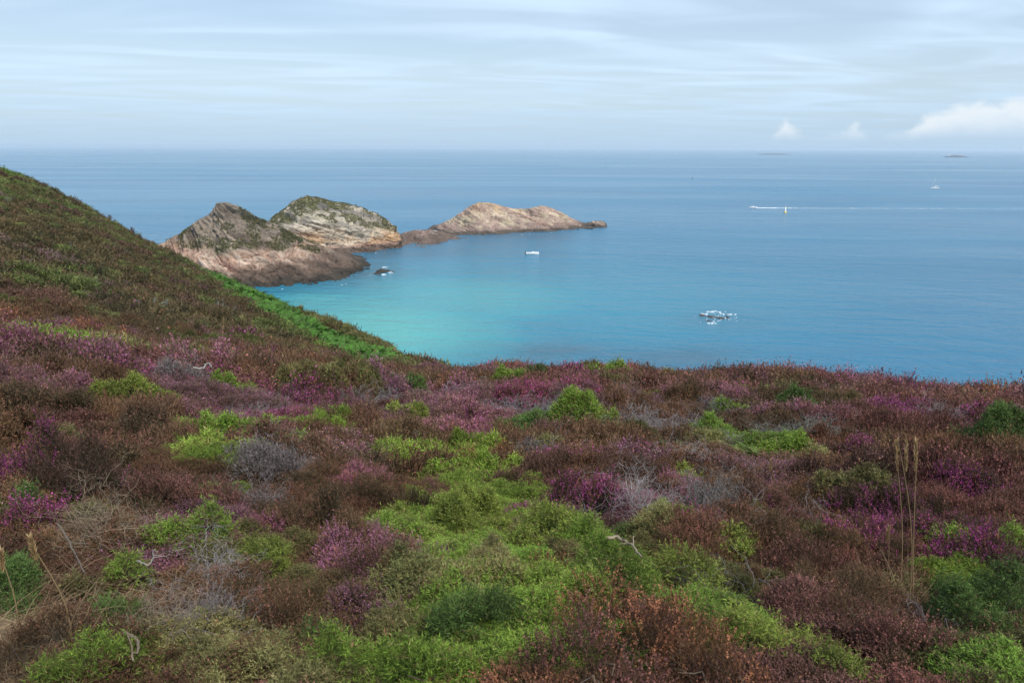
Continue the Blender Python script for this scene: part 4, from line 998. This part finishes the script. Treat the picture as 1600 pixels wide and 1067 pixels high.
    swm = in_poly(px, py, STRAW) & (d < 7); kind[swm] = 'straw'
    fz = smooth(28, 40, d)[:, None]; tint = tint*(1+fz*(np.array([0.90, 1.14, 0.98])-1)); tint[gr] = tint[gr]*0.3+0.75
    tint[(d > 34) & (kind == 'gorse')] *= 0.72
    tint = np.clip(tint, 0.45, 1.7)
    slope_e = 0.5
    gxn = -(ground(P[:, 0]+slope_e, P[:, 1])-ground(P[:, 0]-slope_e, P[:, 1]))/(2*slope_e); gyn = -(ground(P[:, 0], P[:, 1]+slope_e)-ground(P[:, 0], P[:, 1]-slope_e))/(2*slope_e)
    sets = [('heather_cover', ('brown', 'dark', 'maroon', 'mauve', 'purple', 'rust'), 'low brown, maroon and pink heather carpeting the slope between the bushes'),
            ('gorse_cover', ('olive', 'gorse', 'faded', 'deep', 'lime'), 'low olive and green gorse scattered through the heather carpet'),
            ('bracken_cover', ('bracken',), 'strip of bright green bracken down the edge of the far hillside'),
            ('twig_cover', ('grey',), 'grey dead twigs scattered through the heather carpet'),
            ('dry_grass', ('straw',), 'flattened straw-coloured dry grass in the bottom left corner')]
    size = [0.75, 0.9, 1.2, 1.5]
    for nm, kinds, label in sets:
        pts = []; protos = []; idx = np.full(len(P), -1)
        for kd in kinds:
            for zi, (d0, d1, sp, s) in enumerate(zones):
                sel = np.where((kind == kd) & (Z == zi))[0]
                if not len(sel): continue
                nv = 3 if zi < 2 else 2; b0 = len(protos)
                for v in range(nv): protos.append(proto(f'{kd}_{zi}_{v}', kd, s/size[zi], v, h=0.34 if zi < 3 else 0.27))
                idx[sel] = b0+rng.integers(0, nv, len(sel))
        sel = np.where(idx >= 0)[0]
        if not len(sel): continue
        n = len(sel); zz = Z[sel]
        sc = np.array(size)[zz]*(0.75+0.5*rng.random(n))*np.where(kind[sel] == 'bracken', 0.55, 1.0)
        rot = np.stack([np.arctan(-gyn[sel])*-0.8, np.arctan(gxn[sel])*0.8, rng.random(n)*6.283], -1)
        hv = 0.8+0.45*vnoise(P[sel, 0]*0.9, P[sel, 1]*0.9, seed=90)+0.1*rng.normal(size=n)
        hv = np.where(zz == 3, hv*0.8, np.where(zz == 0, hv*0.8, hv))
        scl = np.stack([sc, sc, sc*np.clip(hv, 0.45, 1.4)], -1)
        scl[kind[sel] == 'straw', 2] *= 0.5
        pos = P3[sel].copy(); pos[:, 2] -= 0.02
        scatter(nm, pos, rot, scl, idx[sel], tint[sel], protos, label)
        print(nm, n)
make_cover()

# ------------------------------------------------------------------ boats, buoys, small rocks and foam
M_WHITE = plain_mat('white_gelcoat', (0.80, 0.80, 0.79), 0.3, 0.5, 0.05)
M_DARK = plain_mat('dark_rubber', (0.035, 0.038, 0.045), 0.5, 0.4)
M_GREYP = plain_mat('grey_deck', (0.36, 0.36, 0.36), 0.6)
M_GLASS = plain_mat('tinted_screen', (0.06, 0.08, 0.10), 0.12, 0.6)
M_YELLOW = plain_mat('yellow_paint', (0.75, 0.52, 0.05), 0.45)
M_RED = plain_mat('red_paint', (0.55, 0.05, 0.03), 0.45)
M_METAL = plain_mat('pale_metal', (0.62, 0.63, 0.64), 0.35, 0.5, 0.08, metal=0.3)
M_SKIN = plain_mat('people_clothes', (0.16, 0.11, 0.10), 0.8)

def box_part(name, c, d, mat, root, taper=1.0):
    x, y, z = (q/2 for q in d); v = []
    for sz in (-1, 1):
        k = 1 if sz < 0 else taper
        for sx, sy in ((-1, -1), (1, -1), (1, 1), (-1, 1)): v.append((c[0]+sx*x*k, c[1]+sy*y*k, c[2]+sz*z))
    me = bpy.data.meshes.new(name); me.from_pydata(v, [], [(3, 2, 1, 0), (4, 5, 6, 7), (0, 1, 5, 4), (1, 2, 6, 5), (2, 3, 7, 6), (3, 0, 4, 7)]); me.materials.append(mat)
    return link(name, me, root)
def tube_part(name, pts, r, mat, root, sides=8, r1=None):
    V, F = tubes(np.array(pts, float)[None], np.linspace(r, r if r1 is None else r1, len(pts))[None], sides)
    return link(name, mesh_data(name, V, F, mat, sm=True), root)
def lathe_part(name, prof, mat, root, n=16):
    an = np.arange(n+1)*2*math.pi/n; pr = np.array(prof, float)
    V = np.stack([pr[:, None, 0]*np.cos(an), pr[:, None, 0]*np.sin(an), np.repeat(pr[:, 1:2], n+1, 1)], -1).reshape(-1, 3)
    return link(name, mesh_data(name, V, grid_faces(len(pr), n+1), mat, sm=True), root)
def hull_part(L, B, H, mat, root, draft=0.25, sheer=0.35, rake=0.12):
    """lofted hull, bow at +x, with a deck sunk inside the gunwale"""
    xs = np.linspace(0, 1, 15); secs = []
    for t in xs:
        w = B/2*(0.86+0.14*min(1, t*4))*(1-max(0, (t-0.45)/0.55)**2.4); w = max(w, 0.01)
        g = H*(1+sheer*max(0, t-0.3)**1.5); x = (t-0.5)*L; fl = rake*L*max(0, t-0.8)
        secs.append([(x-fl*1.2, 0, -draft*(1-max(0, t-0.7)*2.2)), (x-fl*.8, w*0.72, -draft*0.3), (x, w, g*0.55), (x, w*1.02, g), (x, w*0.86, g), (x, w*0.82, g*0.62), (x, 0, g*0.62)])
    S = np.array(secs); M = S[:, ::-1].copy()[:, 1:]; M[..., 1] *= -1
    ring = np.concatenate([S, M], 1)
    F = grid_faces(ring.shape[0], ring.shape[1]).tolist(); n = ring.shape[1]
    F.append(list(range(n-1))[::-1])
    me = bpy.data.meshes.new('hull'); me.from_pydata([tuple(map(float, q)) for q in ring.reshape(-1, 3)], [], F); me.materials.append(mat); me.validate()
    return link('hull', me, root)
def sea_root(name, px, py, rz, label, cat):
    p = pix_sea(px, py); o = link(name, None, loc=(float(p[0]), float(p[1]), 0.0)); o.rotation_euler = (0, 0, rz); o.empty_display_size = 1
    return tag(o, label, cat), p

r, p = sea_root('motorboat', 832, 397.3, math.radians(4), 'white open motorboat lying in the cove off the islet', 'boat')
hull_part(6.4, 2.3, 0.85, M_WHITE, r)
box_part('deck', (-0.5, 0, 0.50), (4.2, 1.5, 0.06), M_GREYP, r)
box_part('console', (0.35, 0, 0.95), (0.8, 0.9, 0.8), M_WHITE, r, 0.8)
box_part('windscreen', (0.62, 0, 1.5), (0.08, 0.95, 0.34), M_GLASS, r, 0.9)
box_part('bench', (-1.6, 0, 0.85), (0.6, 1.4, 0.5), M_GREYP, r, 0.95)
e = box_part('outboard_motor', (-3.35, 0, 0.85), (0.5, 0.5, 0.9), M_DARK, r, 0.75); tube_part('motor_leg', [(-3.35, 0, 0.4), (-3.4, 0, -0.4)], 0.12, M_DARK, e)
tube_part('bow_rail', [(1.0, 0.75, 0.95), (1.2, 0.75, 1.25), (2.6, 0.35, 1.4), (3.0, 0, 1.42), (2.6, -0.35, 1.4), (1.2, -0.75, 1.25), (1.0, -0.75, 0.95)], 0.03, M_METAL, r, 6)

r, p = sea_root('speedboat', 1177, 325.2, math.radians(180), 'white speedboat running left ahead of its wake', 'boat')
hull_part(6.8, 2.4, 1.0, M_WHITE, r, sheer=0.6); box_part('cabin', (0.3, 0, 1.2), (1.8, 1.5, 0.7), M_WHITE, r, 0.75); box_part('windscreen', (0.95, 0, 1.5), (0.10, 1.3, 0.45), M_GLASS, r, 0.9)
box_part('outboard_motor', (-3.5, 0, 0.9), (0.5, 0.5, 0.9), M_DARK, r, 0.75); box_part('rear_deck', (-1.8, 0, 0.68), (2.0, 1.5, 0.08), M_GREYP, r)
SPEED = p.copy()

r, p = sea_root('sailing_yacht', 1461, 294.8, math.radians(176), 'white sailing yacht with bare mast far out at right', 'yacht')
hull_part(10.5, 3.2, 1.25, M_WHITE, r, draft=0.5); box_part('cabin', (0.2, 0, 1.45), (4.2, 1.9, 0.7), M_WHITE, r, 0.82)
tube_part('mast', [(0.9, 0, 1.0), (0.9, 0, 13.5)], 0.11, M_METAL, r); tube_part('boom', [(0.9, 0, 2.6), (-3.6, 0, 2.7)], 0.09, M_METAL, r)
tube_part('furled_sail', [(0.75, 0, 2.9), (-1.4, 0, 3.0), (-3.4, 0, 2.95)], 0.24, M_WHITE, r); tube_part('forestay', [(4.9, 0, 1.5), (0.9, 0, 13.3)], 0.07, M_WHITE, r, 5); tube_part('backstay', [(-5.0, 0, 1.2), (0.9, 0, 13.4)], 0.04, M_METAL, r, 5)
box_part('spray_hood', (-2.2, 0, 1.95), (1.2, 1.9, 0.8), M_DARK, r, 0.7)

r, p = sea_root('marker_buoy', 1227, 332.5, 0, 'yellow and white marker buoy just below the speedboat wake', 'buoy')
lathe_part('float', [(0, -0.5), (1.0, -0.4), (1.15, 0.1), (1.05, 0.7), (0.55, 1.0), (0, 1.05)], M_YELLOW, r); lathe_part('tower', [(0.62, 0.98), (0.5, 2.0), (0.28, 4.3), (0, 4.35)], M_WHITE, r); box_part('top_mark', (0, 0, 4.85), (0.6, 0.6, 0.6), M_YELLOW, r)
r, p = sea_root('channel_marker', 1082, 279.5, 0, 'tiny dark pillar buoy far out left of the speedboat', 'buoy'); r.scale = (0.6, 0.6, 0.62)
lathe_part('float', [(0, -0.5), (1.6, -0.4), (1.7, 0.3), (1.2, 0.9), (0, 1.0)], M_DARK, r); lathe_part('tower', [(0.9, 0.9), (0.5, 4.5), (0.4, 6.0), (0, 6.1)], M_DARK, r); lathe_part('lantern', [(0, 6.05), (0.5, 6.2), (0.5, 7.0), (0, 7.3)], M_WHITE, r)

def small_rock(px, py, w, dp, h, seed, label, col=(0.062, 0.048, 0.036), name='shore_rock', group=None, cat='rock', z=0.0):
    rng = np.random.default_rng(seed); p = pix_sea(px, py)
    n, m = 28, 16; th = np.linspace(0, 2*math.pi, n+1); ph = np.linspace(0, 1, m)
    T, H = np.meshgrid(th, ph, indexing='ij'); rr = np.cos(H*math.pi/2)**0.8
    X = w*rr*np.cos(T); Y = dp*rr*np.sin(T); Z = h*np.sin(H*math.pi/2)**1.2
    T2 = np.cos(T)*1.7+seed; T3 = np.sin(T)*1.7
    k = 1+0.45*fbm(T2, T3, H*2.0, oct=4, seed=seed); X = X*k; Y = Y*k; Z = Z*(0.6+0.8*np.abs(fbm(X*0.6+seed, Y*0.6, Z*0.6, oct=4, seed=seed+5)))-0.35+z
    c = np.zeros(X.shape+(3,))+np.array(col)*(1+0.35*fbm(X, Y, Z, oct=3, seed=seed)[..., None])
    o = link(name, mesh_data(name, np.stack([X, Y, Z], -1).reshape(-1, 3), grid_faces(n+1, m), M_ROCK, col=np.clip(c.reshape(-1, 3), .01, .8), attrs={'strata': (X*0.3+Z).ravel()}), loc=(float(p[0]), float(p[1]), 0.0))
    return tag(o, label, cat, group)
G1 = 'dark rocks off the tip of the headland'
small_rock(596, 425, 2.3, 3.0, 1.9, 3, 'largest dark rock awash off the tip of the pointed headland', group=G1)
small_rock(589, 428, 1.3, 2.2, 1.1, 5, 'low dark rock closest to the tip of the pointed headland', group=G1)
small_rock(606, 424, 1.3, 1.8, 1.2, 7, 'dark rock on the seaward side of the largest awash rock', group=G1)
small_rock(614, 425.5, 0.75, 1.2, 0.9, 9, 'small dark rock farthest out from the headland tip', group=G1)
small_rock(593, 430.5, 0.9, 1.0, 0.8, 13, 'tiny dark rock in front of the largest awash rock', group=G1)
G2 = 'rocks of the reef awash in the bay'
for i, (px, py, w, dp, h, lab) in enumerate([(1098, 493, 1.2, 2.0, 0.75, 'left end rock of the foaming reef in the bay'), (1112, 495, 2.0, 3.2, 0.62, 'broad flat rock at the middle of the foaming reef'), (1126, 497, 1.7, 2.6, 0.62, 'flat rock right of the middle of the foaming reef'), (1137, 496, 1.1, 1.8, 0.6, 'right end rock of the foaming reef in the bay'), (1106, 501, 1.5, 1.8, 0.55, 'lowest rock on the near side of the foaming reef')]):
    small_rock(px, py, w, dp, h, 60+i, lab, (0.085, 0.065, 0.058), 'reef_rock', G2)
small_rock(1210, 242.0, 135, 26, 10, 81, 'long low rocky islet on the horizon, right of centre', (0.10, 0.10, 0.10), 'far_islet', cat='islet')
r81 = small_rock(1494, 246.0, 80, 18, 12, 83, 'short dark islet with a beacon on the horizon at right', (0.09, 0.09, 0.095), 'far_islet', cat='islet')
tube_part('beacon_tower', [(-45, 0, 2), (-45, 0, 27)], 4.5, M_METAL, r81, 8, 3)

def foam_mat():
    m, t, out = new_mat('foam'); g = t.new('ShaderNodeNewGeometry')
    n = t.noise(g.outputs['Position'], 1.6, 5, 0.7); c = t.mix(t.ramp(n, 0.3, 0.7), (0.42, 0.50, 0.55), (0.72, 0.76, 0.78))
    b = principled(t, c, 0.9, 0.2); t.l.new(b.outputs[0], out.inputs[0]); return m
M_FOAM = foam_mat()
def foam(name, blobs, label, seed=1):
    """irregular low cushions of froth on the water: (x, y, half width, half depth, height)"""
    rng = np.random.default_rng(seed); Vs, Fs = [], []; n0 = 0; n = 14
    for (x, y, w, d, h) in blobs:
        th = np.linspace(0, 2*math.pi, n, endpoint=False); k = 0.55+0.75*rng.random(n); k = (k+np.roll(k, 1))/2
        ring = np.stack([x+w*k*np.cos(th), y+d*k*np.sin(th), np.full(n, 0.012)], -1); mid = np.stack([x+0.6*w*k*np.cos(th), y+0.6*d*k*np.sin(th), h*(0.6+0.6*rng.random(n))], -1)
        V = np.concatenate([ring, mid, [[x, y, h]]]); F = []
        for i in range(n):
            j = (i+1) % n; F += [(i, j, n+j), (i, n+j, n+i), (n+i, n+j, 2*n)]
        Vs.append(V); Fs.append(np.array(F)+n0); n0 += len(V)
    o = link(name, mesh_data(name, np.concatenate(Vs), np.concatenate(Fs), M_FOAM)); return tag(o, label, kind='stuff')
rng = np.random.default_rng(5)
bl = []
for (px, py, rx, ry, n, w) in [(1121, 487, 13, 1.2, 20, .30), (1141, 491.5, 14, .9, 13, .24), (1099, 491.5, 5, 2.0, 8, .28), (1108, 505.5, 9, .8, 9, .22), (1117, 497, 22, 6, 26, .12), (1138, 497, 24, 6, 24, .11)]:
    for i in range(n):
        q = pix_sea(px+rng.normal()*rx*.6, py+rng.normal()*ry*.6); k = rng.uniform(.6, 1.4); bl.append((q[0], q[1], w*k*1.3, w*k*.9, 0.12*k))
foam('reef_foam', bl, 'white foam breaking over the reef in the bay', 2)
bl = []
for (px, py, rx, ry, n, w) in [(602, 417.5, 4, .5, 6, .5), (601, 429, 3, .7, 6, .5), (610, 426, 3, .6, 5, .4)]:
    for i in range(n):
        q = pix_sea(px+rng.normal()*rx*.6, py+rng.normal()*ry*.6); k = rng.uniform(.6, 1.4); bl.append((q[0], q[1], w*k*1.3, w*k, 0.14*k))
for (x0, y0, x1, y1, n) in [(430, 453.5, 580, 431, 4), (560, 399, 735, 379.5, 4), (700, 370.5, 945, 358.5, 8)]:
    for i in range(n):
        t = rng.random(); px = x0+(x1-x0)*t
        yy = {430: np.interp(px, [420, 450, 500, 540, 570, 583], [452.8, 450.8, 448.8, 443.8, 433.8, 427]), 560: np.interp(px, [545, 590, 625, 660, 700, 725, 745], [399.6, 394.6, 391.4, 389.4, 384.4, 379.6, 378]), 700: np.interp(px, [690, 720, 760, 800, 850, 905, 930, 948], [369.5, 370, 369.4, 367.4, 364.4, 358.9, 358.3, 357.9])}[x0]
        q = pix_sea(px, yy+rng.random()*0.6); k = rng.uniform(.5, 1.3); bl.append((q[0], q[1], 0.45*k, 0.35*k, 0.06*k))
foam('shore_foam', bl, 'thin white foam along the waterline of the headland rocks', 3)
bl = []
for i in range(150):
    t = rng.random()**2.0; x = SPEED[0]+3.0+t*34; w = 0.5+1.6*t
    bl.append((x, SPEED[1]+rng.normal()*(0.5+1.5*t), rng.uniform(.5, 1.5), rng.uniform(.3, .8), 0.35*(1-t)+0.06))
for i in range(420):
    t = rng.random()**1.3; x = SPEED[0]+36+t*215; bl.append((x, SPEED[1]+3*t*t+rng.normal()*(1.0+1.6*t), rng.uniform(.5, 2.4)*(1-.5*t), rng.uniform(.15, .35), 0.03))
foam('boat_wake', bl, 'long white wake trailing right behind the speedboat', 4)

# ------------------------------------------------------------------ the air over the sea
def build_haze():
    x = 45500.0; z0, z1 = -3.6, 66.0
    me = bpy.data.meshes.new('haze'); v = [(sx*x, sy*x, z) for z in (z0, z1) for sx, sy in ((-1, -1), (1, -1), (1, 1), (-1, 1))]
    me.from_pydata(v, [], [(3, 2, 1, 0), (4, 5, 6, 7), (0, 1, 5, 4), (1, 2, 6, 5), (2, 3, 7, 6), (3, 0, 4, 7)])
    m, t, out = new_mat('haze_air'); pv = t.new('ShaderNodeVolumePrincipled')
    pv.inputs['Color'].default_value = (0.90, 0.95, 1.0, 1); pv.inputs['Density'].default_value = HAZE; pv.inputs['Anisotropy'].default_value = 0.2
    t.l.new(pv.outputs[0], out.inputs['Volume']); me.materials.append(m)
    tag(link('haze', me), 'thin bluish sea haze', kind='stuff')
HAZE = 0.00008
build_haze()
